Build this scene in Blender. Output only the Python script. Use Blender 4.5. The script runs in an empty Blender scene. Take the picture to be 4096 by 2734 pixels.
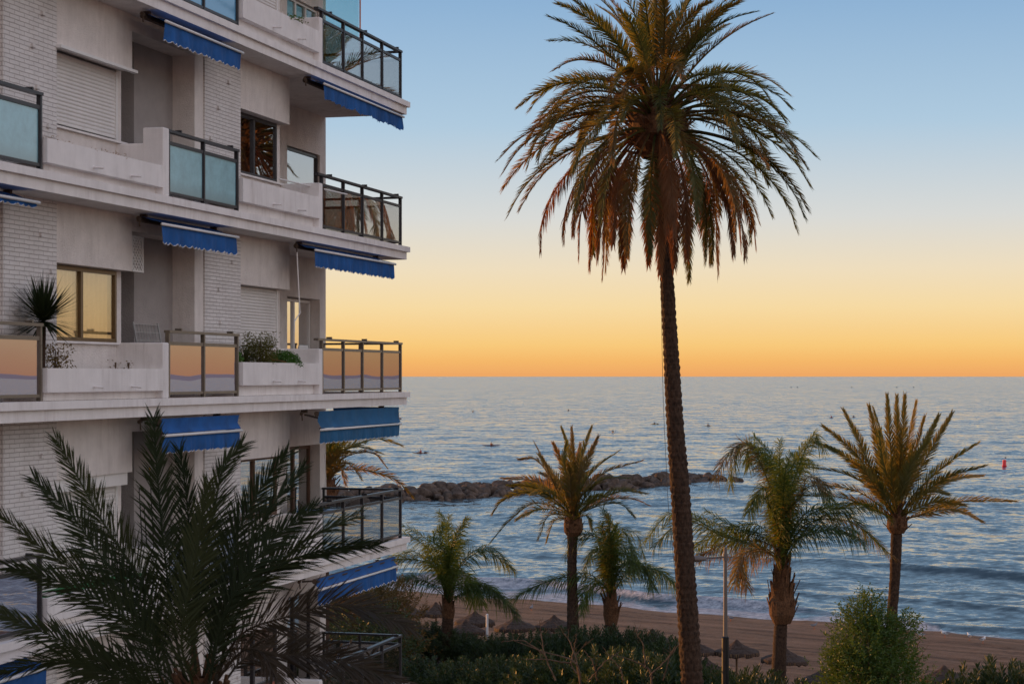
import bpy, math, random
from mathutils import Vector, Matrix, noise
R = random.Random(7)
PI = math.pi
rad = math.radians
sc = bpy.context.scene
col = sc.collection

# ------------------------------------------------------------------ camera
F = 7656.0; K = 4096 / 2349.0; HC = 18.0; EYE = 1503.0
cam = bpy.data.cameras.new('camera'); camo = bpy.data.objects.new('camera', cam); col.objects.link(camo)
camo.location = (0, 0, HC); camo.rotation_euler = (rad(90), 0, 0)
cam.sensor_width = 36; cam.lens = F / 4096 * 36; cam.shift_y = (EYE - 1367) / 4096
cam.clip_start = .5; cam.clip_end = 80000
cam.dof.use_dof = True; cam.dof.focus_distance = 58; cam.dof.aperture_fstop = 4.5
sc.camera = camo
sc.view_settings.view_transform = 'Standard'; sc.view_settings.look = 'None'; sc.view_settings.exposure = 0

def at(x, y, Y):
    return Vector(((x * K - 2048) / F * Y, Y, HC + (EYE - y * K) / F * Y))
def at_z(x, y, z):
    Y = (HC - z) * F / (y * K - EYE)
    return Vector(((x * K - 2048) / F * Y, Y, z))

# ------------------------------------------------------------------ helpers
class MB:
    def __init__(s): s.v = []; s.f = []; s.a = []
    def vert(s, p): s.v.append((p[0], p[1], p[2])); return len(s.v) - 1
    def quad(s, a, b, c, d):
        i = len(s.v); s.v += [tuple(a), tuple(b), tuple(c), tuple(d)]; s.f.append((i, i+1, i+2, i+3))
    def box(s, x0, x1, y0, y1, z0, z1):
        if x0 > x1: x0, x1 = x1, x0
        if y0 > y1: y0, y1 = y1, y0
        if z0 > z1: z0, z1 = z1, z0
        i = len(s.v)
        s.v += [(x0,y0,z0),(x1,y0,z0),(x1,y1,z0),(x0,y1,z0),(x0,y0,z1),(x1,y0,z1),(x1,y1,z1),(x0,y1,z1)]
        for q in ((0,3,2,1),(4,5,6,7),(0,1,5,4),(1,2,6,5),(2,3,7,6),(3,0,4,7)): s.f.append(tuple(i+k for k in q))
    def tube(s, pts, r, n=6, cap=True):
        pts = [Vector(p) for p in pts]
        rr = r if isinstance(r, (list, tuple)) else [r] * len(pts)
        base = len(s.v); prev = None
        for k, p in enumerate(pts):
            t = (pts[min(k+1, len(pts)-1)] - pts[max(k-1, 0)])
            t = t.normalized() if t.length > 1e-9 else Vector((0,0,1))
            if prev is None:
                a = Vector((0,0,1)) if abs(t.z) < .9 else Vector((1,0,0))
                u = t.cross(a).normalized()
            else:
                u = (prev - t * prev.dot(t)).normalized()
            prev = u; w = t.cross(u)
            for j in range(n):
                an = 2*PI*j/n
                s.v.append(tuple(p + (u*math.cos(an) + w*math.sin(an)) * rr[k]))
        for k in range(len(pts)-1):
            for j in range(n):
                a = base+k*n+j; b = base+k*n+(j+1) % n
                s.f.append((a, b, b+n, a+n))
        if cap:
            s.f.append(tuple(base+j for j in reversed(range(n))))
            e = base+(len(pts)-1)*n; s.f.append(tuple(e+j for j in range(n)))
    def lathe(s, prof, c=(0,0,0), n=16):
        base = len(s.v)
        for r, z in prof:
            for j in range(n):
                an = 2*PI*j/n; s.v.append((c[0]+r*math.cos(an), c[1]+r*math.sin(an), c[2]+z))
        for k in range(len(prof)-1):
            for j in range(n):
                a = base+k*n+j; b = base+k*n+(j+1) % n
                s.f.append((a, b, b+n, a+n))
    def build(s, name, mat, parent=None, smooth=False, loc=None):
        me = bpy.data.meshes.new(name); me.from_pydata(s.v, [], s.f); me.update()
        if smooth: me.polygons.foreach_set('use_smooth', [True]*len(me.polygons))
        if mat: me.materials.append(mat)
        o = bpy.data.objects.new(name, me); col.objects.link(o)
        if parent: o.parent = parent
        if loc is not None: o.location = loc
        return o

def tag(o, label=None, cat=None, group=None, kind=None):
    if label: o['label'] = label
    if cat: o['category'] = cat
    if group: o['group'] = group
    if kind: o['kind'] = kind
    return o
def empty(name, loc=(0,0,0), rz=0, label=None, cat=None, group=None):
    o = bpy.data.objects.new(name, None); col.objects.link(o); o.location = loc; o.rotation_euler = (0,0,rz)
    o.empty_display_size = .2
    return tag(o, label, cat, group)
KIDS = {}
def copy_tree(o, parent=None):
    c = o.copy(); col.objects.link(c); c.parent = parent
    for ch in [q for q in o.children]: copy_tree(ch, c)
    return c

# ------------------------------------------------------------------ materials
def newmat(name):
    m = bpy.data.materials.new(name); m.use_nodes = True
    nt = m.node_tree; nt.nodes.clear()
    out = nt.nodes.new('ShaderNodeOutputMaterial')
    return m, nt, out
def nd(nt, typ, **kw):
    n = nt.nodes.new(typ)
    for k, v in kw.items():
        if k == 'inp':
            for kk, vv in v.items(): n.inputs[kk].default_value = vv
        else: setattr(n, k, v)
    return n
def ramp(nt, stops, interp='LINEAR'):
    n = nt.nodes.new('ShaderNodeValToRGB'); cr = n.color_ramp; cr.interpolation = interp
    while len(cr.elements) > 1: cr.elements.remove(cr.elements[-1])
    cr.elements[0].position = stops[0][0]; cr.elements[0].color = (*stops[0][1], 1)
    for p, c in stops[1:]:
        e = cr.elements.new(p); e.color = (*c, 1)
    return n
def mul(c, k): return tuple(x*k for x in c)

def surf(name, c, rough=.7, var=.15, scale=6, bump=0, bscale=40, metal=0, spec=.5, dirt=None, dscale=1.5, streak=0.):
    """general painted/plaster/metal surface with colour mottling, optional grime and bump"""
    m, nt, out = newmat(name); L = nt.links.new
    b = nd(nt, 'ShaderNodeBsdfPrincipled', inp={'Roughness': rough, 'Metallic': metal, 'Specular IOR Level': spec})
    tc = nd(nt, 'ShaderNodeTexCoord')
    n1 = nd(nt, 'ShaderNodeTexNoise', inp={'Scale': scale, 'Detail': 6, 'Roughness': .6})
    L(tc.outputs['Object'], n1.inputs['Vector'])
    r = ramp(nt, [(.3, mul(c, 1-var)), (.7, mul(c, 1+var))]); L(n1.outputs['Fac'], r.inputs['Fac'])
    last = r.outputs['Color']
    if dirt:
        mp = nd(nt, 'ShaderNodeMapping'); mp.inputs['Scale'].default_value = (1, 1, .25)
        L(tc.outputs['Object'], mp.inputs['Vector'])
        n2 = nd(nt, 'ShaderNodeTexNoise', inp={'Scale': dscale*2, 'Detail': 8, 'Roughness': .7}); L(mp.outputs['Vector'], n2.inputs['Vector'])
        r2 = ramp(nt, [(.45, (0,0,0)), (.75, (1,1,1))]); L(n2.outputs['Fac'], r2.inputs['Fac'])
        mm = nd(nt, 'ShaderNodeMath', operation='MULTIPLY'); L(r2.outputs['Color'], mm.inputs[0]); mm.inputs[1].default_value = .28
        mx = nd(nt, 'ShaderNodeMixRGB'); L(mm.outputs[0], mx.inputs['Fac']); L(last, mx.inputs['Color1'])
        mx.inputs['Color2'].default_value = (*dirt, 1); last = mx.outputs['Color']
    if streak:
        mp2 = nd(nt, 'ShaderNodeMapping'); mp2.inputs['Scale'].default_value = (5, 5, .45); L(tc.outputs['Object'], mp2.inputs['Vector'])
        n4 = nd(nt, 'ShaderNodeTexNoise', inp={'Scale': 1.3, 'Detail': 7, 'Roughness': .75}); L(mp2.outputs['Vector'], n4.inputs['Vector'])
        n5 = nd(nt, 'ShaderNodeTexNoise', inp={'Scale': .7, 'Detail': 3}); L(tc.outputs['Object'], n5.inputs['Vector'])
        r4 = ramp(nt, [(.48, (0,0,0)), (.72, (1,1,1))]); L(n4.outputs['Fac'], r4.inputs['Fac'])
        r5 = ramp(nt, [(.42, (0,0,0)), (.62, (1,1,1))]); L(n5.outputs['Fac'], r5.inputs['Fac'])
        m4 = nd(nt, 'ShaderNodeMath', operation='MULTIPLY'); L(r4.outputs[0], m4.inputs[0]); L(r5.outputs[0], m4.inputs[1])
        m5 = nd(nt, 'ShaderNodeMath', operation='MULTIPLY'); L(m4.outputs[0], m5.inputs[0]); m5.inputs[1].default_value = streak
        mx2 = nd(nt, 'ShaderNodeMixRGB'); L(m5.outputs[0], mx2.inputs['Fac']); L(last, mx2.inputs['Color1']); mx2.inputs['Color2'].default_value = (.30,.24,.20,1); last = mx2.outputs['Color']
    L(last, b.inputs['Base Color'])
    if bump:
        n3 = nd(nt, 'ShaderNodeTexNoise', inp={'Scale': bscale, 'Detail': 4, 'Roughness': .65}); L(tc.outputs['Object'], n3.inputs['Vector'])
        bp = nd(nt, 'ShaderNodeBump', inp={'Strength': bump, 'Distance': .02}); L(n3.outputs['Fac'], bp.inputs['Height']); L(bp.outputs[0], b.inputs['Normal'])
    L(b.outputs[0], out.inputs[0])
    return m

def leafmat(name, c, c2, trans=.35, rough=.5, scale=.7, spec=.4):
    """leaf: diffuse + translucent + slight gloss, colour varied per plant part and across the part"""
    m, nt, out = newmat(name); L = nt.links.new
    tc = nd(nt, 'ShaderNodeTexCoord'); oi = nd(nt, 'ShaderNodeObjectInfo')
    n1 = nd(nt, 'ShaderNodeTexNoise', inp={'Scale': scale, 'Detail': 5, 'Roughness': .7}); L(tc.outputs['Object'], n1.inputs['Vector'])
    ad = nd(nt, 'ShaderNodeMath', operation='MULTIPLY_ADD'); L(oi.outputs['Random'], ad.inputs[0]); ad.inputs[1].default_value = .5
    L(n1.outputs['Fac'], ad.inputs[2])
    r = ramp(nt, [(.35, c), (1.0, c2)]); L(ad.outputs[0], r.inputs['Fac'])
    b = nd(nt, 'ShaderNodeBsdfPrincipled', inp={'Roughness': rough, 'Specular IOR Level': spec}); L(r.outputs['Color'], b.inputs['Base Color'])
    t = nd(nt, 'ShaderNodeBsdfTranslucent')
    hs = nd(nt, 'ShaderNodeMixRGB', blend_type='MULTIPLY', inp={'Fac': 1}); L(r.outputs['Color'], hs.inputs['Color1']); hs.inputs['Color2'].default_value = (2.4, 1.75, .65, 1)
    L(hs.outputs[0], t.inputs['Color'])
    mx = nd(nt, 'ShaderNodeMixShader', inp={'Fac': trans}); L(b.outputs[0], mx.inputs[1]); L(t.outputs[0], mx.inputs[2])
    L(mx.outputs[0], out.inputs[0])
    return m

def glassmat(name, tint, refl=.3, opac=0., body=(.1,.1,.1), rough=.0, wavy=0.0, dirt=0., gcol=(.95,.95,.95), grime=None):
    """balcony/window glass: tinted see-through, mirror reflection growing at grazing angles, optional milky body"""
    m, nt, out = newmat(name); L = nt.links.new
    tr = nd(nt, 'ShaderNodeBsdfTransparent'); tr.inputs[0].default_value = (*tint, 1)
    df = nd(nt, 'ShaderNodeBsdfDiffuse'); df.inputs[0].default_value = (*body, 1)
    tc = nd(nt, 'ShaderNodeTexCoord')
    if dirt:
        n2 = nd(nt, 'ShaderNodeTexNoise', inp={'Scale': 5, 'Detail': 8, 'Roughness': .7}); L(tc.outputs['Object'], n2.inputs['Vector'])
        r2 = ramp(nt, [(.35, mul(body, 1-dirt)), (.65, body)]); L(n2.outputs['Fac'], r2.inputs['Fac'])
        lastc = r2.outputs[0]
        if grime:
            sz = nd(nt, 'ShaderNodeSeparateXYZ'); L(tc.outputs['Object'], sz.inputs[0])
            g1 = nd(nt, 'ShaderNodeMapRange'); L(sz.outputs['Z'], g1.inputs['Value']); g1.inputs['From Min'].default_value = grime; g1.inputs['From Max'].default_value = grime+.22; g1.inputs['To Min'].default_value = .9; g1.inputs['To Max'].default_value = 0
            g2 = nd(nt, 'ShaderNodeMath', operation='MULTIPLY'); L(g1.outputs[0], g2.inputs[0]); L(n2.outputs['Fac'], g2.inputs[1])
            g4 = nd(nt, 'ShaderNodeMixRGB', inp={'Color2': (.07,.075,.06,1)}); L(g2.outputs[0], g4.inputs['Fac']); L(lastc, g4.inputs['Color1']); lastc = g4.outputs[0]
        L(lastc, df.inputs[0])
    gl = nd(nt, 'ShaderNodeBsdfGlossy', inp={'Roughness': rough}); gl.inputs['Color'].default_value = (*gcol,1)
    m1 = nd(nt, 'ShaderNodeMixShader', inp={'Fac': opac}); L(tr.outputs[0], m1.inputs[1]); L(df.outputs[0], m1.inputs[2])
    lw = nd(nt, 'ShaderNodeLayerWeight', inp={'Blend': .35})
    ma = nd(nt, 'ShaderNodeMath', operation='MULTIPLY_ADD'); L(lw.outputs['Facing'], ma.inputs[0]); ma.inputs[1].default_value = refl*.5; ma.inputs[2].default_value = refl*.75
    m2 = nd(nt, 'ShaderNodeMixShader'); L(ma.outputs[0], m2.inputs[0]); L(m1.outputs[0], m2.inputs[1]); L(gl.outputs[0], m2.inputs[2])
    if wavy:
        n3 = nd(nt, 'ShaderNodeTexNoise', inp={'Scale': .8, 'Detail': 1}); L(tc.outputs['Object'], n3.inputs['Vector'])
        bp = nd(nt, 'ShaderNodeBump', inp={'Strength': wavy, 'Distance': .1}); L(n3.outputs['Fac'], bp.inputs['Height']); L(bp.outputs[0], gl.inputs['Normal'])
    L(m2.outputs[0], out.inputs[0])
    return m

def brickmat(name, c, mortar):
    m, nt, out = newmat(name); L = nt.links.new
    tc = nd(nt, 'ShaderNodeTexCoord'); sx = nd(nt, 'ShaderNodeSeparateXYZ'); L(tc.outputs['Object'], sx.inputs[0])
    ad = nd(nt, 'ShaderNodeMath', operation='ADD'); L(sx.outputs['X'], ad.inputs[0]); L(sx.outputs['Y'], ad.inputs[1])
    cb = nd(nt, 'ShaderNodeCombineXYZ'); L(ad.outputs[0], cb.inputs['X']); L(sx.outputs['Z'], cb.inputs['Y'])
    nz = nd(nt, 'ShaderNodeTexNoise', inp={'Scale': 7, 'Detail': 3}); L(tc.outputs['Object'], nz.inputs['Vector'])
    vm = nd(nt, 'ShaderNodeVectorMath', operation='MULTIPLY_ADD'); L(nz.outputs['Color'], vm.inputs[0]); vm.inputs[1].default_value = (.014,.014,0); L(cb.outputs[0], vm.inputs[2])
    bt = nd(nt, 'ShaderNodeTexBrick', offset=.5, inp={'Scale': 1, 'Mortar Size': .0055, 'Mortar Smooth': .35, 'Bias': 0, 'Brick Width': .25, 'Row Height': .0585})
    bt.inputs['Color1'].default_value = (*c, 1); bt.inputs['Color2'].default_value = (*mul(c, .93), 1); bt.inputs['Mortar'].default_value = (*mortar, 1)
    L(vm.outputs[0], bt.inputs['Vector'])
    n2 = nd(nt, 'ShaderNodeTexNoise', inp={'Scale': 2.5, 'Detail': 8, 'Roughness': .7}); L(tc.outputs['Object'], n2.inputs['Vector'])
    r2 = ramp(nt, [(.3, (.82,.80,.78)), (.65, (1,1,1))]); L(n2.outputs['Fac'], r2.inputs['Fac'])
    mx = nd(nt, 'ShaderNodeMixRGB', blend_type='MULTIPLY', inp={'Fac': .8}); L(bt.outputs['Color'], mx.inputs['Color1']); L(r2.outputs[0], mx.inputs['Color2'])
    b = nd(nt, 'ShaderNodeBsdfPrincipled', inp={'Roughness': .75}); L(mx.outputs[0], b.inputs['Base Color'])
    n3 = nd(nt, 'ShaderNodeTexNoise', inp={'Scale': 60, 'Detail': 3}); L(tc.outputs['Object'], n3.inputs['Vector'])
    sb = nd(nt, 'ShaderNodeMath', operation='MULTIPLY_ADD'); L(n3.outputs['Fac'], sb.inputs[0]); sb.inputs[1].default_value = .25
    iv = nd(nt, 'ShaderNodeMath', operation='SUBTRACT'); iv.inputs[0].default_value = 1; L(bt.outputs['Fac'], iv.inputs[1]); L(iv.outputs[0], sb.inputs[2])
    bp = nd(nt, 'ShaderNodeBump', inp={'Strength': .9, 'Distance': .012}); L(sb.outputs[0], bp.inputs['Height']); L(bp.outputs[0], b.inputs['Normal'])
    L(b.outputs[0], out.inputs[0])
    return m

def barkmat(name, c1, c2, vscale=14):
    m, nt, out = newmat(name); L = nt.links.new
    tc = nd(nt, 'ShaderNodeTexCoord'); mp = nd(nt, 'ShaderNodeMapping'); mp.inputs['Scale'].default_value = (1,1,.6); L(tc.outputs['Object'], mp.inputs['Vector'])
    n1 = nd(nt, 'ShaderNodeTexNoise', inp={'Scale': vscale, 'Detail': 8, 'Roughness': .7}); L(mp.outputs[0], n1.inputs['Vector'])
    r = ramp(nt, [(.35, c1), (.7, c2)]); L(n1.outputs['Fac'], r.inputs['Fac'])
    b = nd(nt, 'ShaderNodeBsdfPrincipled', inp={'Roughness': .9, 'Specular IOR Level': .2}); L(r.outputs[0], b.inputs['Base Color'])
    bp = nd(nt, 'ShaderNodeBump', inp={'Strength': .8, 'Distance': .03}); L(n1.outputs['Fac'], bp.inputs['Height']); L(bp.outputs[0], b.inputs['Normal'])
    L(b.outputs[0], out.inputs[0])
    return m

M = {}
M['plaster'] = surf('white_plaster', (.85,.82,.805), .85, .06, 3, .25, 60, dirt=(.42,.38,.36), streak=.4)
M['stucco'] = surf('rough_stucco', (.82,.77,.735), .9, .08, 4, .9, 42, dirt=(.48,.43,.40), streak=.25)
M['stucco_shade'] = surf('shaded_stucco', (.40,.37,.36), .9, .08, 4, .9, 42)  # stucco copy darkened in colour to give the recess its shade
M['brick'] = brickmat('white_brick', (.80,.78,.77), (.50,.46,.45))
M['soffit'] = surf('soffit_paint', (.70,.66,.64), .9, .06, 2, .1, 50)
M['white'] = surf('white_paint', (.78,.77,.76), .5, .04, 5)
M['plastic'] = surf('white_plastic', (.8,.8,.8), .4, .03, 5)
M['darkmetal'] = surf('dark_metal', (.035,.034,.04), .4, .2, 8, metal=.3)
M['bronze'] = surf('bronze_aluminium', (.17,.14,.11), .4, .12, 8, metal=.5)
M['steel'] = surf('grey_steel', (.42,.42,.42), .45, .1, 8, metal=.4)
M['golden'] = surf('golden_aluminium', (.13,.085,.042), .35, .1, 8, metal=.6)
M['brownwood'] = surf('brown_wood', (.12,.06,.035), .6, .2, 9)
M['rust'] = surf('rusty_iron', (.07,.045,.03), .8, .3, 9)
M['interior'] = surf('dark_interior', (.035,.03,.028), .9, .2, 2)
M['terracotta'] = surf('terracotta_tile', (.36,.12,.07), .8, .15, 6, .2)
M['tile'] = surf('balcony_tile', (.34,.24,.19), .7, .12, 6)
M['awning'] = surf('blue_awning_cloth', (.004,.085,.30), .85, .3, 3, .25, 90, dirt=(.02,.09,.26))
M['awning_old'] = surf('faded_blue_awning_cloth', (.008,.10,.235), .85, .2, 3, .3, 70, dirt=(.06,.14,.22))
M['bar'] = surf('awning_bar_white', (.75,.74,.73), .4, .05, 5)
M['glass_clear'] = glassmat('smoked_clear_glass', (.62,.60,.57), .42, .04, (.15,.15,.15), wavy=.02)
M['glass_mirror'] = glassmat('mirrored_bronze_glass', (.20,.18,.17), .80, .9, (.19,.165,.15), wavy=.022, gcol=(.50,.49,.60))
M['glass_frost'] = glassmat('frosted_teal_glass', (.25,.5,.55), .22, .9, (.30,.62,.72), .25, dirt=.25, grime=20.66)
M['glass_teal'] = glassmat('clear_teal_glass', (.80,.95,.94), .16, .03, (.3,.5,.48), .0)
M['glass_blue'] = glassmat('blue_glass', (.12,.32,.5), .25, .85, (.12,.40,.66), .05)
M['glass_win'] = glassmat('window_glass', (.55,.55,.55), .55, .0, (.1,.1,.1), wavy=.03)
M['glass_gold'] = glassmat('golden_window_glass', (.95,.90,.78), .26, .0, (.1,.1,.1), wavy=.02)
M['glass_bright'] = glassmat('bright_window_glass', (.7,.68,.62), .85, .0, (.1,.1,.1), wavy=.01)
M['curtain'] = surf('cream_curtain', (.85,.74,.54), .9, .1, 3)
M['shutter'] = surf('shutter_slats', (.70,.68,.66), .6, .04, 3, dirt=(.5,.48,.45))

M['palm'] = leafmat('palm_leaf', (.055,.072,.024), (.135,.14,.045), .5)
M['palm_dull'] = leafmat('palm_leaf_dull', (.075,.070,.028), (.17,.125,.048), .48)
M['palm_dead'] = leafmat('palm_leaf_dead', (.11,.050,.024), (.20,.10,.042), .40, .75)
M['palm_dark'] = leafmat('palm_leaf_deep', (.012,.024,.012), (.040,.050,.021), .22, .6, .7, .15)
M['palm_gold'] = leafmat('palm_leaf_golden', (.075,.078,.020), (.16,.14,.040), .48)
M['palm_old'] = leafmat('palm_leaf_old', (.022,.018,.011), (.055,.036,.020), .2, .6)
M['queen'] = leafmat('feather_palm_leaf', (.032,.070,.018), (.085,.125,.030), .5)
M['queen_yellow'] = leafmat('feather_palm_leaf_yellow', (.10,.10,.018), (.20,.16,.03), .45)
M['oleander'] = leafmat('oleander_leaf', (.014,.032,.013), (.038,.064,.020), .20, .45, 1.2)
M['bushleaf'] = leafmat('bright_bush_leaf', (.028,.072,.014), (.070,.125,.024), .35, .5, 1.0)
M['shrubleaf'] = leafmat('shrub_leaf', (.04,.12,.018), (.085,.20,.035), .25, .5, 3)
M['dryleaf'] = leafmat('dry_leaf', (.16,.09,.04), (.26,.16,.08), .3, .8, 3)
M['scrub'] = leafmat('dry_scrub_leaf', (.06,.05,.02), (.16,.10,.035), .35, .7, 1)
M['bark'] = barkmat('palm_bark', (.022,.014,.010), (.100,.060,.040))
M['boss'] = barkmat('leaf_base_fibre', (.055,.030,.018), (.22,.11,.055), 18)
M['rachis'] = surf('frond_stalk', (.11,.085,.035), .6, .2, 6)
M['twig'] = barkmat('twig_bark', (.08,.05,.033), (.19,.125,.085), 10)
M['rock'] = barkmat('boulder_rock', (.040,.028,.022), (.185,.135,.105), .9)
M['thatch'] = barkmat('thatch_straw', (.034,.022,.017), (.105,.070,.052), 9)
M['post'] = barkmat('wood_post', (.16,.10,.06), (.30,.20,.13), 8)
M['lamp_grey'] = surf('lamp_grey_paint', (.13,.11,.10), .5, .08, 3)
M['lamp_black'] = surf('lamp_black_paint', (.006,.006,.007), .45, .2, 3)
M['skin'] = surf('skin', (.35,.2,.14), .6, .05)
M['cloth_dark'] = surf('dark_cloth', (.03,.03,.04), .9, .2)
M['cloth_red'] = surf('red_cloth', (.45,.03,.03), .8, .1)
M['cloth_orange'] = surf('orange_cloth', (.5,.12,.02), .8, .1)
M['hair'] = surf('dark_hair', (.03,.02,.015), .8, .2)
M['kayak_red'] = surf('kayak_dark_red', (.16,.03,.025), .35, .1)
M['kayak_yellow'] = surf('kayak_yellow', (.6,.30,.02), .35, .1)
M['kayak_white'] = surf('kayak_pale', (.5,.45,.4), .35, .1)
M['buoy_red'] = surf('buoy_red', (.75,.02,.02), .4, .05)
M['gull_white'] = surf('gull_white', (.7,.7,.7), .8, .05)
M['gull_grey'] = surf('gull_grey', (.2,.2,.22), .8, .05)
M['blue_plastic'] = surf('blue_plastic', (.05,.2,.5), .4, .05)
M['turf'] = surf('artificial_turf', (.02,.18,.05), .9, .2, 20, .6, 120)
M['pebble'] = surf('pale_pebble', (.5,.47,.45), .8, .1)
M['rattan'] = surf('grey_rattan', (.12,.10,.09), .7, .3, 30, .6, 60)
M['earth'] = surf('dark_earth', (.07,.05,.038), .95, .25, 2, .5, 10)
M['cable'] = surf('black_cable', (.02,.02,.02), .7, .1)
M['edge_sunlight'] = surf('orange_edge_sunlight', (.7,.22,.08), .7, .1)  # sunlight on the glass screen's edge, held as base colour

# ------------------------------------------------------------------ world and sun
SUN_AZ = rad(-50); SUN_EL = rad(4.0)      # azimuth measured from +Y towards +X
sunv = Vector((math.sin(SUN_AZ)*math.cos(SUN_EL), math.cos(SUN_AZ)*math.cos(SUN_EL), math.sin(SUN_EL)))
sl = bpy.data.lights.new('sun', 'SUN'); so = bpy.data.objects.new('sun', sl); col.objects.link(so)
sl.energy = 5; sl.angle = rad(.5); sl.color = (1, .44, .12)
so.rotation_euler = (-sunv).to_track_quat('-Z', 'Y').to_euler(); so.location = (-60, 60, 40)

w = bpy.data.worlds.new('World'); sc.world = w; w.use_nodes = True
nt = w.node_tree; nt.nodes.clear(); L = nt.links.new
wo = nd(nt, 'ShaderNodeOutputWorld')
tc = nd(nt, 'ShaderNodeTexCoord'); sx = nd(nt, 'ShaderNodeSeparateXYZ'); L(tc.outputs['Generated'], sx.inputs[0])
def s2l(*c): return tuple((x/255/12.92) if x/255 <= .04045 else ((x/255+.055)/1.055)**2.4 for x in c)
warm = ramp(nt, [(0, s2l(238,166,100)), (.008, s2l(245,184,106)), (.0165, s2l(248,202,124)), (.036, s2l(246,218,164)), (.055, s2l(238,221,190)), (.082, s2l(216,217,214)),
                 (.13, s2l(174,201,222)), (.196, s2l(138,175,211)), (.28, s2l(148,182,214)), (.42, s2l(144,174,206)), (.7, s2l(124,152,190)), (1, s2l(106,134,176))])
cool = ramp(nt, [(0, s2l(205,156,136)), (.012, s2l(212,168,148)), (.03, s2l(232,200,166)), (.06, s2l(238,218,192)), (.1, s2l(226,224,220)), (.15, s2l(216,222,230)),
                 (.25, s2l(232,228,232)), (.42, s2l(230,224,230)), (.7, s2l(206,204,222)), (1, s2l(172,178,208))])
L(sx.outputs['Z'], warm.inputs['Fac']); L(sx.outputs['Z'], cool.inputs['Fac'])
dp = nd(nt, 'ShaderNodeVectorMath', operation='DOT_PRODUCT'); L(tc.outputs['Generated'], dp.inputs[0]); dp.inputs[1].default_value = (math.sin(SUN_AZ), math.cos(SUN_AZ), 0)
mr = nd(nt, 'ShaderNodeMapRange', interpolation_type='SMOOTHSTEP'); L(dp.outputs['Value'], mr.inputs['Value'])
mr.inputs['From Min'].default_value = -.62; mr.inputs['From Max'].default_value = .45
mx = nd(nt, 'ShaderNodeMixRGB'); L(mr.outputs[0], mx.inputs['Fac']); L(cool.outputs[0], mx.inputs['Color1']); L(warm.outputs[0], mx.inputs['Color2'])
sky = nd(nt, 'ShaderNodeTexSky', sky_type='NISHITA', sun_disc=False); sky.sun_elevation = SUN_EL; sky.sun_rotation = SUN_AZ
sky.air_density = 1; sky.dust_density = 1.5; sky.ozone_density = 2
bg1 = nd(nt, 'ShaderNodeBackground', inp={'Strength': 1.08}); L(mx.outputs[0], bg1.inputs[0])
bg2 = nd(nt, 'ShaderNodeBackground', inp={'Strength': .05}); L(sky.outputs[0], bg2.inputs[0])
ms = nd(nt, 'ShaderNodeMixShader', inp={'Fac': .08}); L(bg1.outputs[0], ms.inputs[1]); L(bg2.outputs[0], ms.inputs[2])
L(ms.outputs[0], wo.inputs[0])

# ------------------------------------------------------------------ the setting: sea, beach, ground, hills
def shore(X): return 152 - .66*X + .5*math.sin(X*.35) + .35*math.sin(X*.9+1)
CSH = .8345                                   # cosine of the shoreline's slant
def inland(X, Y): return (shore(X) - Y)*CSH   # metres inland of the waterline
def sand_z(X, Y):
    d = inland(X, Y)
    if d < 0: return d*.10
    z = 2.2*(1-math.exp(-d/9.0))
    return z
wr = random.Random(3)
WAVES = []
for i in range(36):
    lam = 1.6*(1.095**i)
    ang = math.atan2(-.55, -.83) + wr.gauss(0, .55)
    WAVES.append((2*PI/lam, math.cos(ang), math.sin(ang), wr.random()*2*PI, lam, .0042*lam**.72))
def ridge(X, Y, off, x0, x1, amp, wid, skew=.0):
    if X < x0 or X > x1: return 0
    e = min(1, (X-x0)/8, (x1-X)/8)
    q = (-inland(X, Y) - off - 1.6*math.sin(X*.13+off) - .5*math.sin(X*.41))/wid
    return amp*e*math.exp(-(q if q > 0 else q*1.7)**2)
def swell(X, Y):
    dy = max(.30, Y*Y/(HC*1914)*.62); z = 0.
    sh = min(1, max(.12, (-inland(X, Y)+2)/25))
    for kk, cx, cy, ph, lam, am in WAVES:
        if lam > 2.2*dy: z += am*min(1, (lam/dy-2.2)/3)*math.sin(kk*(cx*X+cy*Y)+ph)*sh
    return z
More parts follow.
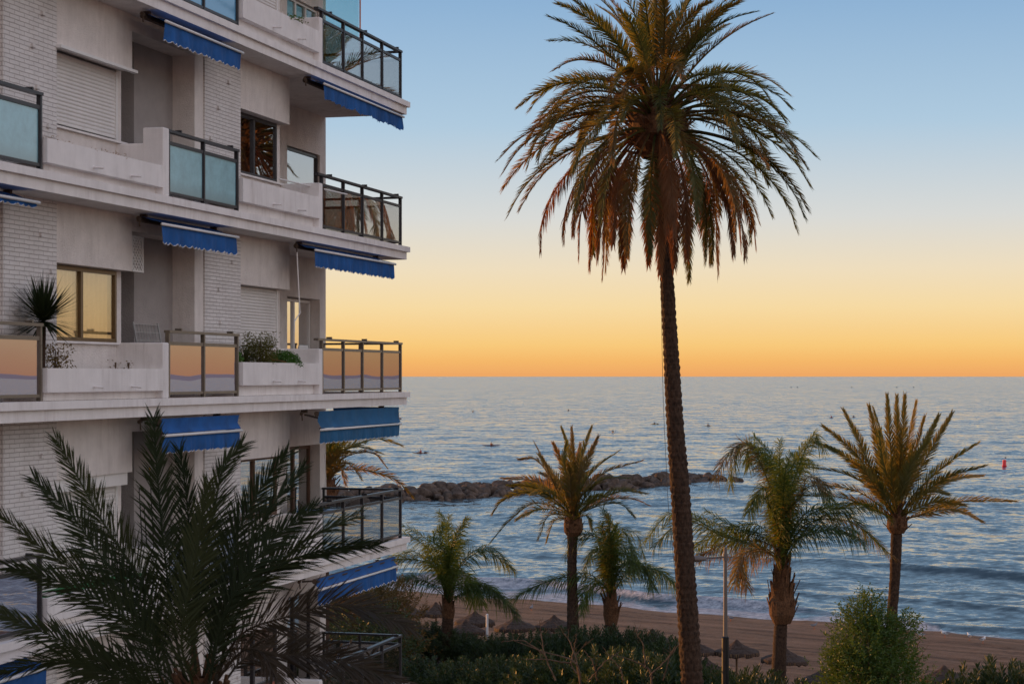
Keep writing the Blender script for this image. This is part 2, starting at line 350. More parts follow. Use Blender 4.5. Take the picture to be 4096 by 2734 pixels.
def sea():
    mb = MB(); foam = []
    rows = []; Y = 96.0
    while Y < 3500:
        rows.append(Y); Y += max(.30, Y*Y/(HC*1914)*.62)
    while Y < 60000: rows.append(Y); Y *= 1.35
    us = []
    u = -.30
    while u <= .30: us.append(u); u += .0022
    us = [-6, -2.5, -1.4, -.9, -.6, -.42, -.34] + us + [.33, .37, .42, .47, .53, .6, .68, .78, .9, 1.1, 1.5, 2.5, 6]
    n = len(us)
    for k, Y in enumerate(rows):
        dy = rows[k+1]-Y if k+1 < len(rows) else Y
        for u in us:
            X = u*Y
            z = 0.; fo = 0.
            if Y < 3600 and abs(u) < .5:
                off = -inland(X, Y); z = swell(X, Y)
                if Y < 260:
                    z += ridge(X, Y, 41, 18, 75, .48, 2.8) + ridge(X, Y, 27, -30, 40, .10, 2.6) + ridge(X, Y, 17, 5, 75, .22, 2.2)
                    br = ridge(X, Y, 8.5, -14, 26, .70, 1.5); z += br; br = ridge(X, Y, 7.6, -14, 26, 1.0, 2.6)
                    z += ridge(X, Y, 6.5, 22, 80, .24, 1.3)
                    fo = min(1, br*1.1)
                    e = 4.6 if X < 24 else max(1.4, 4.6-(X-24)*.3)
                    lim = e + 1.5*math.sin(X*.5)+1.2*math.sin(X*1.3+2)
                    if -2 < off < lim+4: fo = max(fo, min(1, max(0, (lim+4-off)/4))*.8)
            mb.v.append((X, Y, z)); foam.append(fo)
    for k in range(len(rows)-1):
        for j in range(n-1):
            a = k*n+j; mb.f.append((a, a+1, a+1+n, a+n))
    # nearer water to the sides, off the beach
    m, nt, out = newmat('sea_water'); L = nt.links.new
    b = nd(nt, 'ShaderNodeBsdfPrincipled', inp={'Roughness': .09, 'IOR': 1.333, 'Base Color': (.035,.060,.072,1)})
    tc = nd(nt, 'ShaderNodeTexCoord')
    mp = nd(nt, 'ShaderNodeMapping'); mp.inputs['Scale'].default_value = (.55, .85, 1); mp.inputs['Rotation'].default_value = (0,0,rad(8)); L(tc.outputs['Object'], mp.inputs['Vector'])
    geo = nd(nt, 'ShaderNodeNewGeometry')
    lean = nd(nt, 'ShaderNodeVectorMath', operation='ADD'); L(geo.outputs['Normal'], lean.inputs[0]); lean.inputs[1].default_value = (-.01, -.055, 0); acc = lean.outputs[0]   # wavelets are steeper on the shoreward side
    # wind ripples of several sizes tilt the surface
    for sc_, det, kx, ky in ((.10, 3, .13, .24), (.42, 4, .28, .50), (1.9, 4, .34, .58)):
        na = nd(nt, 'ShaderNodeTexNoise', inp={'Scale': sc_, 'Detail': det, 'Roughness': .58, 'Distortion': .3}); L(mp.outputs[0], na.inputs['Vector'])
        sb_ = nd(nt, 'ShaderNodeVectorMath', operation='SUBTRACT'); L(na.outputs['Color'], sb_.inputs[0]); sb_.inputs[1].default_value = (.5,.5,.5)
        ma_ = nd(nt, 'ShaderNodeVectorMath', operation='MULTIPLY_ADD'); L(sb_.outputs[0], ma_.inputs[0]); ma_.inputs[1].default_value = (kx, ky, 0); L(acc, ma_.inputs[2]); acc = ma_.outputs[0]
    nn_ = nd(nt, 'ShaderNodeVectorMath', operation='NORMALIZE'); L(acc, nn_.inputs[0]); L(nn_.outputs[0], b.inputs['Normal'])
    at_ = nd(nt, 'ShaderNodeAttribute', attribute_name='foam')
    nf = nd(nt, 'ShaderNodeTexNoise', inp={'Scale': 1.3, 'Detail': 10, 'Roughness': .72, 'Distortion': 1.2}); L(mp.outputs[0], nf.inputs['Vector'])
    th = nd(nt, 'ShaderNodeMath', operation='MULTIPLY_ADD'); L(nf.outputs['Fac'], th.inputs[0]); th.inputs[1].default_value = 1.25
    sb = nd(nt, 'ShaderNodeMath', operation='SUBTRACT'); L(at_.outputs['Fac'], sb.inputs[0]); sb.inputs[1].default_value = 1.02; L(sb.outputs[0], th.inputs[2])
    rf = ramp(nt, [(0, (0,0,0)), (.42, (.9,.9,.9))]); L(th.outputs[0], rf.inputs['Fac'])
    df = nd(nt, 'ShaderNodeBsdfPrincipled', inp={'Roughness': .8, 'Base Color': (.56,.55,.58,1)})
    nq = nd(nt, 'ShaderNodeTexNoise', inp={'Scale': 2.4, 'Detail': 8, 'Roughness': .75}); L(mp.outputs[0], nq.inputs['Vector'])
    rq = ramp(nt, [(.36, (.12,.14,.17)), (.5, (.40,.40,.43)), (.66, (.72,.71,.72))]); L(nq.outputs['Fac'], rq.inputs['Fac']); L(rq.outputs[0], df.inputs['Base Color'])
    bp2 = nd(nt, 'ShaderNodeBump', inp={'Strength': .8, 'Distance': .3}); L(nf.outputs['Fac'], bp2.inputs['Height']); L(bp2.outputs[0], df.inputs['Normal'])
    mx = nd(nt, 'ShaderNodeMixShader'); L(rf.outputs[0], mx.inputs[0]); L(b.outputs[0], mx.inputs[1]); L(df.outputs[0], mx.inputs[2])
    L(mx.outputs[0], out.inputs[0])
    o = mb.build('sea', m, smooth=True)
    a = o.data.attributes.new('foam', 'FLOAT', 'POINT'); a.data.foreach_set('value', foam)
    return tag(o, kind='structure')
sea()

def beach():
    mb = MB(); wet = []
    xs = [-160, -110, -80, -60, -48] + [-40+i*.5 for i in range(201)] + [66, 74, 84, 100, 130, 180, 260, 400]
    offs = [-12, -6, -4, -3, -2.4, -2] + [-1.6+.28*i for i in range(190)] + [56, 62, 70, 85]
    n = len(xs)
    for d in offs:
        for X in xs:
            Y = shore(X) - d/CSH
            z = sand_z(X, Y)
            if d > 1.5:
                z += .05*noise.noise(Vector((X*.9, Y*.9, 0))) + .035*noise.noise(Vector((X*2.6, Y*2.6, 3))) * min(1, (d-1.5)/3)
                # raked tracks running along the shore
                q = d + .6*math.sin(X*.06)
                for c, wd, dp_ in ((5.6,.5,.10), (11.5,.35,.06), (15.6,.7,.10), (17.2,.6,.08), (21.5,.5,.08), (26,.6,.07)):
                    z += dp_*math.exp(-((q-c)/wd)**2)*(noise.noise(Vector((X*.5, d*2, 9)))*.6+.7)
            mb.v.append((X, Y, z)); wet.append(max(0, min(1, 1-(d-.2)/3.2)))
    for k in range(len(offs)-1):
        for j in range(n-1):
            a = k*n+j; mb.f.append((a, a+n, a+n+1, a+1))
    m, nt, out = newmat('beach_sand'); L = nt.links.new
    tc = nd(nt, 'ShaderNodeTexCoord')
    rt = nd(nt, 'ShaderNodeMapping'); rt.inputs['Rotation'].default_value = (0,0,math.atan(.66)); L(tc.outputs['Object'], rt.inputs['Vector'])
    st = nd(nt, 'ShaderNodeMapping'); st.inputs['Scale'].default_value = (.06, 1.0, 1); L(rt.outputs[0], st.inputs['Vector'])
    n1 = nd(nt, 'ShaderNodeTexNoise', inp={'Scale': .9, 'Detail': 7, 'Roughness': .65}); L(st.outputs[0], n1.inputs['Vector'])
    n2 = nd(nt, 'ShaderNodeTexNoise', inp={'Scale': 2.2, 'Detail': 10, 'Roughness': .75}); L(tc.outputs['Object'], n2.inputs['Vector'])
    ad = nd(nt, 'ShaderNodeMath', operation='MULTIPLY_ADD'); L(n2.outputs['Fac'], ad.inputs[0]); ad.inputs[1].default_value = .6
    n1b = nd(nt, 'ShaderNodeMath', operation='MULTIPLY_ADD'); L(n1.outputs['Fac'], n1b.inputs[0]); n1b.inputs[1].default_value = 1.6; n1b.inputs[2].default_value = -.33; L(n1b.outputs[0], ad.inputs[2])
    r = ramp(nt, [(.55, (.055,.030,.018)), (.74, (.135,.079,.048)), (1, (.215,.132,.085))]); L(ad.outputs[0], r.inputs['Fac'])
    at_ = nd(nt, 'ShaderNodeAttribute', attribute_name='wet')
    mx = nd(nt, 'ShaderNodeMixRGB', inp={'Color2': (.055,.036,.028,1)}); L(at_.outputs['Fac'], mx.inputs['Fac']); L(r.outputs[0], mx.inputs['Color1'])
    b = nd(nt, 'ShaderNodeBsdfPrincipled', inp={'Roughness': .95}); L(mx.outputs[0], b.inputs['Base Color'])
    mr = nd(nt, 'ShaderNodeMapRange'); L(at_.outputs['Fac'], mr.inputs['Value']); mr.inputs['To Min'].default_value = .95; mr.inputs['To Max'].default_value = .38; mr.inputs['From Min'].default_value = .55; L(mr.outputs[0], b.inputs['Roughness'])
    bp = nd(nt, 'ShaderNodeBump', inp={'Strength': 1, 'Distance': .3}); L(n2.outputs['Fac'], bp.inputs['Height']); L(bp.outputs[0], b.inputs['Normal'])
    L(b.outputs[0], out.inputs[0])
    o = mb.build('beach', m, smooth=True)
    a = o.data.attributes.new('wet', 'FLOAT', 'POINT'); a.data.foreach_set('value', wet)
    tag(o, kind='structure')
beach()

GZ = 3.2
def edgeY(X): return 104 - 1.0*X if X < 60 else 44
mb = MB()
xs = [-300, -100] + [-60 + i*4 for i in range(40)] + [160, 400]
for X in xs:
    yb = max(-60, min(175, edgeY(X)))
    mb.v += [(X, -80, GZ), (X, yb, GZ), (X, yb+.6, GZ), (X, yb+.7, 1.2)]
for k in range(len(xs)-1):
    for j in range(3):
        a = k*4+j; mb.f.append((a, a+4, a+5, a+1))
tag(mb.build('ground', M['earth']), kind='structure')

mb = MB(); hr = random.Random(5)                # distant coast range far off to the right, mirrored in the balcony glass
NA = 90
for layer, (dist, hmax) in enumerate(((15000, 30), (22000, 95))):
    base = len(mb.v)
    for i in range(NA):
        az = rad(24 + 74*i/(NA-1))
        e = math.sin(PI*min(1, i/(NA-1)*1.1+.05))**.6 if i < NA-1 else .3
        h = hmax*e*(.55+.35*noise.noise(Vector((i*.11+layer*7, 2, 0)))+.15*noise.noise(Vector((i*.4, layer, 5))))
        h = max(6, h)
        for q, (dd, hh) in enumerate(((0, -20), (.12, h*.55), (.25, h), (.4, h*.3))):
            d = dist*(1+dd+.02*noise.noise(Vector((i*.9, q, 1))))
            mb.v.append((d*math.sin(az), d*math.cos(az), hh))
    for i in range(NA-1):
        for q in range(3):
            a = base+i*4+q; mb.f.append((a, a+4, a+5, a+1))
hm = surf('hazy_hill', (.50,.42,.40), 1, .1, .001)
tag(mb.build('hills', hm, smooth=True), kind='structure')

# ------------------------------------------------------------------ breakwater of boulders
ROCKS = []
for i in range(9):
    rr = random.Random(40+i)
    import bmesh
    bm = bmesh.new(); bmesh.ops.create_icosphere(bm, subdivisions=3, radius=1)
    sxx, syy, szz = rr.uniform(.9,1.35), rr.uniform(.8,1.1), rr.uniform(.65,.9)
    cuts = [Vector((rr.gauss(0,1), rr.gauss(0,1), rr.gauss(0,.8))).normalized() for _ in range(9)]
    lim = [rr.uniform(.62,.9) for _ in cuts]
    for v in bm.verts:
        p = v.co.copy()
        for c, l in zip(cuts, lim):
            q = p.dot(c)
            if q > l: p -= c*(q-l)*.92
        p *= 1 + .07*noise.noise(p*2.2+Vector((i*5,0,0))) + .03*noise.noise(p*6)
        v.co = Vector((p.x*sxx, p.y*syy, p.z*szz))
    me = bpy.data.meshes.new('boulder'); bm.to_mesh(me); bm.free(); me.materials.append(M['rock'])
    ROCKS.append(me)
def boulder(p, s, r_):
    o = bpy.data.objects.new('boulder', r_.choice(ROCKS)); col.objects.link(o)
    o.location = p; o.scale = (s, s*r_.uniform(.85,1.15), s*r_.uniform(.85,1.1)); o.rotation_euler = (r_.uniform(-.5,.5), r_.uniform(-.5,.5), r_.uniform(0,6.28))
    tag(o, 'rough brown boulder piled in the long low breakwater out in the sea', 'boulder', 'boulders piled in the breakwater')
br = random.Random(11)
P0 = at_z(800, 1156, 0); P1 = at_z(1692, 1102, 0)     # waterline of the near side
P0 = P0 + (P0-P1)*.06
ax = (P1-P0); LEN = ax.length; ax.normalize(); ay = Vector((-ax.y, ax.x, 0))
if ay.y < 0: ay = -ay
nrow = 58
for i in range(nrow):
    f = (i+.5)/nrow
    taper = min(1, .45+(1-f)*3) * min(1, .55+f*5)
    for (dy, dz, s, pr) in ((0, .0, 1.15, 1), (1.7, .75, 1.15, 1), (3.4, 1.30, 1.05, 1), (5.4, 1.2, 1.1, .9), (7.4, .5, 1.2, .45), (-1.3, -.45, .7, .5)):
        if br.random() > pr: continue
        p = P0 + ax*(LEN*f+br.uniform(-1.2,1.2)) + ay*(dy+br.uniform(-.6,.6))
        p.z = (dz+br.uniform(-.3,.3))*taper*(.9-.25*f)
        boulder(p, s*br.choice((.55,.75,.95,1.0,1.2,1.45))*(.82+.18*taper)*(1.1-.25*f), br)

# ------------------------------------------------------------------ palms
def catmull(P, n):
    P = [Vector(p) for p in P]
    P = [P[0]*2-P[1]] + P + [P[-1]*2-P[-2]]
    out = []
    segs = len(P)-3
    for i in range(n+1):
        t = i/n*segs; k = min(int(t), segs-1); t -= k
        a, b, c, d = P[k:k+4]
        out.append(.5*((2*b)+(c-a)*t+(2*a-5*b+4*c-d)*t*t+(3*b-3*c+d-a)*t**3))
    return out
def along(C):
    acc = [0]
    for a, b in zip(C, C[1:]): acc.append(acc[-1]+(b-a).length)
    return acc
def frond_mesh(rng, ctrl, nl=60, ll=.45, lw=.03, start=.16, roll=0., vee=.5, droop=.15, ang=(62,24), rr=.022, plume=0., segs=2, prof=None, jit=.12, side=None):
    """One palm leaf: a tapered stalk along ctrl with two rows of narrow leaflets"""
    C = catmull(ctrl, 22); acc = along(C); Ln = acc[-1]
    mb = MB()
    mb.tube(C, [rr*(1-.85*i/22)+.002 for i in range(23)], 4)
    chord = C[-1]-C[0]
    hz = Vector((chord.x, chord.y, 0))
    if hz.length < .05*chord.length: hz = Vector((rng.uniform(-1,1), rng.uniform(-1,1), 0))
    S0 = Vector(side).normalized() if side else Vector((-hz.y, hz.x, 0)).normalized()
    k = 0
    for i in range(nl):
        f = start + (1-start)*(i+.5)/nl
        s = f*Ln
        while k < 21 and acc[k+1] < s: k += 1
        u = (s-acc[k])/max(1e-6, acc[k+1]-acc[k])
        p = C[k].lerp(C[k+1], u); T = (C[k+1]-C[k]).normalized()
        S = (S0 - T*S0.dot(T)).normalized(); U = S.cross(T)
        if U.z < 0 and abs(T.z) < .98: U = -U
        g = (f-start)/(1-start)
        if prof: lnp = prof(g)
        else: lnp = min(1, .35+g*3.2)*(1-.62*max(0, g-.45)/.55)
        A = rad(ang[0]+(ang[1]-ang[0])*g)
        for sd in (-1, 1):
            a = A*(1+rng.gauss(0, jit)); v = roll + sd*0
            ve = vee*(1+rng.gauss(0,.35)) + (rng.uniform(-1,1)*plume)
            Sr = S*math.cos(roll)+U*math.sin(roll); Ur = U*math.cos(roll)-S*math.sin(roll)
            side = (Sr*sd*math.cos(ve)+Ur*math.sin(ve))
            D = (T*math.cos(a)+side*math.sin(a)).normalized()
            l = ll*lnp*(1+rng.gauss(0,.10))
            W = D.cross(Ur if abs(D.dot(Ur)) < .9 else Sr).normalized()
            W = (W + D.cross(W)*rng.uniform(-.7,.7)).normalized()
            w_ = lw*.5*(.6+.4*lnp)
            q0 = p; pts = []
            for j in range(1, segs+1):
                tt = j/segs
                q = p + D*l*tt + Vector((0,0,-1))*(droop*l*tt*tt*(1+rng.gauss(0,.2)))
                pts.append(q)
            i0 = len(mb.v)
            mb.v += [tuple(q0-W*w_*.55), tuple(q0+W*w_*.55)]
            for j, q in enumerate(pts[:-1]):
                mb.v += [tuple(q-W*w_*(1 if j == 0 else .8)), tuple(q+W*w_*(1 if j == 0 else .8))]
                a0 = i0+2*j; mb.f.append((a0, a0+1, a0+3, a0+2))
            mb.v.append(tuple(pts[-1])); a0 = i0+2*(len(pts)-1)
            mb.f.append((a0, a0+1, a0+2))
    return mb
def trunk_mesh(path, radii, scars=10, pitch=9., amp=.09, step=.035, n=26, saw=0.):
    nn = max(8, int(along([Vector(p) for p in path])[-1]/step))
    C = catmull(path, nn); rr_ = catmull([Vector((r, 0, 0)) for r in radii], nn); acc = along(C)
    mb = MB()
    for i, c in enumerate(C):
        for j in range(n):
            th = 2*PI*j/n
            d = abs(math.sin(scars*th/2+pitch*acc[i]))*abs(math.sin(scars*th/2-pitch*acc[i]))
            sw = (acc[i]*pitch/PI*1.7) % 1
            r = rr_[i].x*(1+amp*(d-.35)+saw*(sw-.5)+.05*noise.noise(Vector((th*1.3, acc[i]*2.2, 0)))+.03*noise.noise(Vector((math.cos(th)*2, math.sin(th)*2, acc[i]*9))))
            mb.v.append((c.x+r*math.cos(th), c.y+r*math.sin(th), c.z))
    for i in range(nn):
        for j in range(n):
            a = i*n+j; b = i*n+(j+1) % n; mb.f.append((a, b, b+n, a+n))
    return mb
def stubs(mb, c, prof, n, ln, wd, rng, up=.7):
    """old cut leaf bases wrapped round the top of a trunk"""
    for i in range(n):
        f = i/n; z = prof[0][1]+(prof[-1][1]-prof[0][1])*f
        r = prof[0][0]
        for (r0, z0), (r1, z1) in zip(prof, prof[1:]):
            if z0 <= z <= z1: r = r0+(r1-r0)*(z-z0)/(z1-z0+1e-9)
        th = i*2.39996+rng.uniform(-.2,.2)
        o = Vector((math.cos(th), math.sin(th), 0)); s = Vector((-o.y, o.x, 0))
        b = Vector(c)+o*r*.92+Vector((0,0,z)); u = (up+rng.uniform(-.25,.25))
        d = (o*(1-u)+Vector((0,0,u))).normalized()
        l = ln*rng.uniform(.7,1.3); w_ = wd*rng.uniform(.8,1.2)
        e = b+d*l; nrm = d.cross(s).normalized()*.03
        i0 = len(mb.v)
        mb.v += [tuple(b-s*w_), tuple(b+s*w_), tuple(e+s*w_*.5), tuple(e-s*w_*.5), tuple(b-s*w_*.8+nrm), tuple(b+s*w_*.8+nrm), tuple(e+s*w_*.3+nrm), tuple(e-s*w_*.3+nrm)]
        for q in ((0,1,2,3),(7,6,5,4),(0,4,5,1),(1,5,6,2),(2,6,7,3),(3,7,4,0)): mb.f.append(tuple(i0+t for t in q))

def palm_root(name, label, base, cat='palm tree'):
    return empty(name, base, 0, label, cat)
def rel(pts, o): return [Vector(p)-Vector(o) for p in pts]

# --- the tall date palm in the middle
def tall_palm():
    Y = 42.0
    pth = [at(1506,318,Y), at(1515,420,Y), at(1525,560,Y), at(1533,700,Y), at(1541,840,Y), at(1549,980,Y), at(1560,1120,Y), at(1571,1300,Y), at(1588,1568,Y)]
    last = pth[-1]; pth += [Vector((last.x+.20, Y, 8.5)), Vector((last.x+.35, Y, GZ-.1))]
    wpx = [28, 28, 30, 31, 34.5, 38, 42, 44, 48, 53, 62]
    ra = [x*K/2/F*Y for x in wpx]
    base = pth[-1].copy(); base.z = GZ
    root = palm_root('date_palm', 'tallest date palm with a full drooping crown on a long bare leaning trunk', base)
    pth = rel(pth, base)
    trunk_mesh(pth[::-1], ra[::-1], 11, 10.5, .19, .022, 33, .06).build('trunk', M['bark'], root, True)
    cc = at(1508, 285, Y)-base
    rng = random.Random(21)
    mb = MB(); prof = [(.34,-.75), (.50,-.5), (.62,-.2), (.60,.1), (.42,.35), (.2,.6)]
    mb.lathe(prof, cc, 14); stubs(mb, cc, prof, 120, .34, .07, rng, .45)
    crown = mb.build('crown', M['boss'], root)
    N = 140
    for i in range(N):
        f = (i+.5)/N
        el = 86-136*f**1.0 + rng.gauss(0, 5)           # from upright spears to hanging skirts
        az = i*2.39996+rng.uniform(-.25,.25)
        Ln = rng.uniform(3.1, 3.5)*(1.02 if el > 55 else .94 if el > 30 else 1.04)
        if el < -20: Ln *= .93
        h = Vector((math.cos(az), math.sin(az), 0))
        p = cc + Vector((0,0,.25*math.sin(rad(el))+.05)) + h*.30*math.cos(rad(max(0, el)))
        if el < 0: p = cc + h*.48 + Vector((0,0,-.25*f))
        bend = (rng.uniform(34, 70) if el > 58 else rng.uniform(84, 116)) if el > 20 else rng.uniform(58, 84)
        pts = [p]; sw = rng.gauss(0, .18); nseg = 7
        for k in range(nseg):
            t = (k+.5)/nseg
            e = el - bend*t**1.2
            e = max(-88+rng.uniform(-3,3), e)
            hh = Vector((math.cos(az+sw*t), math.sin(az+sw*t), 0))
            p = p + (hh*math.cos(rad(e))+Vector((0,0,math.sin(rad(e)))))*Ln/nseg
            pts.append(p)
        dead = el < -12 and rng.random() < .7
        dull = rng.random() < .25
        m = M['palm_dead'] if dead else (M['palm_dull'] if dull else M['palm'])
        fm = frond_mesh(rng, pts, 118, .40*(.85 if dead else 1), .023, .27, rng.uniform(-.55,.55), .45 if not dead else -.2, .10 if not dead else .5, (56,20), .028, .25, 2)
        fm.build('frond', m, crown)
    # old flower stalks in the heart of the crown
    for i in range(16):
        az = i*1.9; h = Vector((math.cos(az), math.sin(az), 0)); a = cc+Vector((0,0,.2))
        mb = MB()
        tip = a+h*rng.uniform(.7,1.1)+Vector((0,0,rng.uniform(.3,.9)))
        mb.tube(catmull([a, a+h*.4+Vector((0,0,.6)), tip], 8), [.018]*9, 4)
        for q in range(18):
            d = Vector((rng.gauss(0,1), rng.gauss(0,1), rng.gauss(-.8,.6))).normalized()
            mb.tube([tip, tip+(h*.3+d)*.22], .006, 3)
        mb.build('flower_stalk', M['dryleaf'], crown)
    # thin cable hanging beside the trunk
    mb = MB(); pts = [at(1515,560,Y-.3), at(1517,700,Y-.3), at(1521,900,Y-.3), at(1528,1060,Y-.3), at(1535,1180,Y-.3), at(1560,1420,Y-.3)]
    mb.tube(catmull(pts, 24), .005, 4)
    tag(mb.build('cable', M['cable']), 'thin dark cable hanging down the left side of the tallest palm trunk', 'cable')
tall_palm()

# --- palms whose leaves are laid out one by one
def placed_palm(name, label, Y, cx, cy, trunk, fr, conv, seed, mats, kw, depth, bosspts=None, bark='bark', tkw={}, stub=None, rollr=(.15,.7), extra=None, reach=1.0):
    rng = random.Random(seed)
    if extra:
        fr = fr+[[(x+rng.uniform(-1,1)*extra*(k+1)/len(q), y+rng.uniform(-1,.6)*extra*(k+1)/len(q)) for k, (x, y) in enumerate(q)] for q in fr]
    base = at(*trunk[-1][:2], Y); base.z = GZ
    root = palm_root(name, label, base)
    pth = [at(x, y, Y) for x, y, w_ in trunk]; ra = [w_*K/2/F*Y for x, y, w_ in trunk]
    if pth[-1].z > GZ+.3:
        pth.append(Vector((pth[-1].x, Y, GZ-.1))); ra.append(ra[-1]*1.15)
    trunk_mesh(rel(pth, base)[::-1], ra[::-1], **tkw).build('trunk', M[bark], root, True)
    cc = at(cx, cy, Y)
    mb = MB(); c0 = cc-base
    prof, ns, ln, wd, up = stub
    mb.lathe(prof, c0, 12); stubs(mb, c0, prof, ns, ln, wd, rng, up)
    crown = mb.build('crown', M['boss'], root)
    L2 = []
    for i, pl in enumerate(fr):
        pts = [conv(*p[:2]) for p in pl]
        plen = sum(math.dist(a, b) for a, b in zip([(cx, cy)]+pts, pts))*K/F*Y
        L2.append((pl, pts, plen))
    full = sorted(q[2] for q in L2)[int(len(L2)*.85)]*reach
    for i, (pl, pts, plen) in enumerate(L2):
        dep = math.sqrt(max(0, (full*.97)**2-plen**2))*.8
        dep = min(dep, depth)
        sg = -1 if (i*7+seed) % 3 else 1
        dd = dep*sg + rng.uniform(-.2,.2)
        a = c0 + Vector((rng.uniform(-.06,.06), rng.uniform(-.08,.08), rng.uniform(-.05,.05)))
        P = [a]
        for k, (x, y) in enumerate(pts):
            f = (k+1)/len(pts)
            P.append(at(x, y, Y+dd*f**.8)-base)
        k2 = dict(kw); 
        if plen < full*.45: k2['ll'] = k2.get('ll', .45)*.75
        k2['nl'] = int(k2['nl']*max(.5, min(1, plen/full+.15)))
        ch = P[-1]-P[0]; ro = rng.choice((-1,1))*rng.uniform(*rollr)
        if ch.z > 0 and abs(ch.x) < .42*ch.z:            # upright leaves show their broad face
            k2['side'] = (1, rng.uniform(-.5, .5), 0); ro = rng.uniform(-.5, .5)
        frond_mesh(rng, P, roll=ro, **k2).build('frond', M[mats(i, rng)], crown)
    return root

# right-hand date palm
c9 = lambda x, y: (1548.4+.4513*x, 860.2+.4513*y)
fr = [[(1000,480),(930,320),(855,175)], [(970,470),(880,360),(750,258)], [(990,540),(890,430),(765,355)], [(1000,580),(860,500),(700,470)],
 [(1010,640),(900,580),(700,545)], [(1030,690),(850,620),(620,610)], [(1060,700),(950,650),(830,680)], [(1060,560),(1035,380),(985,155)], [(1090,560),(1060,350),(1010,165)],
 [(1110,600),(1092,320),(1078,100)], [(1130,500),(1128,300),(1128,105)], [(1140,500),(1158,300),(1168,100)], [(1160,480),(1192,310),(1225,130)],
 [(1170,520),(1230,350),(1270,210)], [(1190,520),(1270,350),(1340,205)], [(1200,560),(1300,380),(1410,190)], [(1210,610),(1380,450),(1540,345)],
 [(1200,650),(1380,520),(1580,460)], [(1220,640),(1400,530),(1565,510)], [(1190,670),(1290,590),(1395,605)], [(1240,710),(1450,640),(1735,640)],
 [(1250,710),(1420,680),(1565,745)], [(1080,640),(1045,560),(1005,540)], [(1110,600),(1100,500),(1105,420)], [(1120,560),(1140,430),(1150,330)],
 [(1090,560),(1055,420),(1040,280)], [(1160,560),(1215,430),(1290,330)], [(1150,600),(1185,480),(1200,360)], [(1040,600),(960,480),(900,440)], [(1200,690),(1330,640),(1480,660)]]
placed_palm('date_palm', 'date palm with upright fan of fronds, rising behind the bright green leafy tree', 75, 2058, 1196,
 [(2058,1196,24), (2056,1240,26), (2054,1300,25), (2050,1365,24), (2047,1400,24), (2046,1480,26)], fr, c9, 3,
 lambda i, r: 'palm_gold' if r.random() < .6 else 'palm', dict(nl=116, ll=.52, lw=.037, start=.2, vee=.4, droop=.06, ang=(50,20), rr=.03, plume=.15),
 1.6, tkw=dict(scars=14, pitch=10, amp=.05, saw=.05, step=.04, n=18), stub=([(.28,-.45),(.42,-.2),(.40,0),(.3,.25),(.12,.55)], 46, .34, .07, .7), rollr=(.4,1.15))

# middle date palm
c8 = lambda x, y: (860.2+.4147*x, 917.6+.4147*y)
fr = [[(1020,520),(950,370),(880,235)], [(1000,480),(900,335),(795,325)], [(1060,400),(1015,300),(985,235)], [(1090,400),(1062,250),(1030,150)], [(1095,400),(1095,250),(1090,150)],
 [(1120,450),(1150,290),(1200,145)], [(1130,450),(1180,320),(1235,200)], [(1140,490),(1230,370),(1350,280)], [(1150,520),(1270,400),(1475,335)], [(1150,560),(1260,440),(1400,430)],
 [(1040,570),(900,450),(700,430)], [(1030,580),(880,480),(740,470)], [(1030,590),(860,505),(710,550),(650,625)], [(1040,610),(880,570),(740,670),(640,785)], [(1040,620),(900,600),(780,660)],
 [(1070,640),(960,640),(905,765)], [(1070,650),(990,670),(950,785)], [(1120,650),(1180,640),(1200,715)], [(1120,600),(1250,540),(1370,500),(1500,515)], [(1130,620),(1280,550),(1420,545),(1515,580)],
 [(1130,630),(1250,580),(1360,575),(1435,645)], [(1085,500),(1080,400),(1065,350)], [(1050,520),(970,430),(915,400)], [(1120,560),(1200,480),(1270,450)], [(1075,480),(1045,340),(1060,230)], [(1110,480),(1120,340),(1135,240)],
 [(1040,560),(940,500),(860,520)], [(1150,600),(1230,530),(1300,540)], [(1050,500),(960,380),(905,300)], [(1130,520),(1200,390),(1300,310)]]
placed_palm('date_palm', 'middle sized date palm with arching fronds in front of the rock breakwater', 95, 1315, 1196,
 [(1314,1205,30), (1313,1240,23), (1312,1300,22), (1313,1360,24), (1314,1400,26), (1314,1440,28)], fr, c8, 5,
 lambda i, r: 'palm_dull' if r.random() < .35 else 'palm', dict(nl=112, ll=.60, lw=.042, start=.2, vee=.5, droop=.12, ang=(56,18), rr=.035, plume=.2),
 2.2, tkw=dict(scars=12, pitch=8, amp=.06, saw=.05, step=.05, n=16), stub=([(.30,-.72),(.46,-.5),(.48,-.1),(.36,.25),(.14,.6)], 60, .30, .08, .75), rollr=(.2,.8))

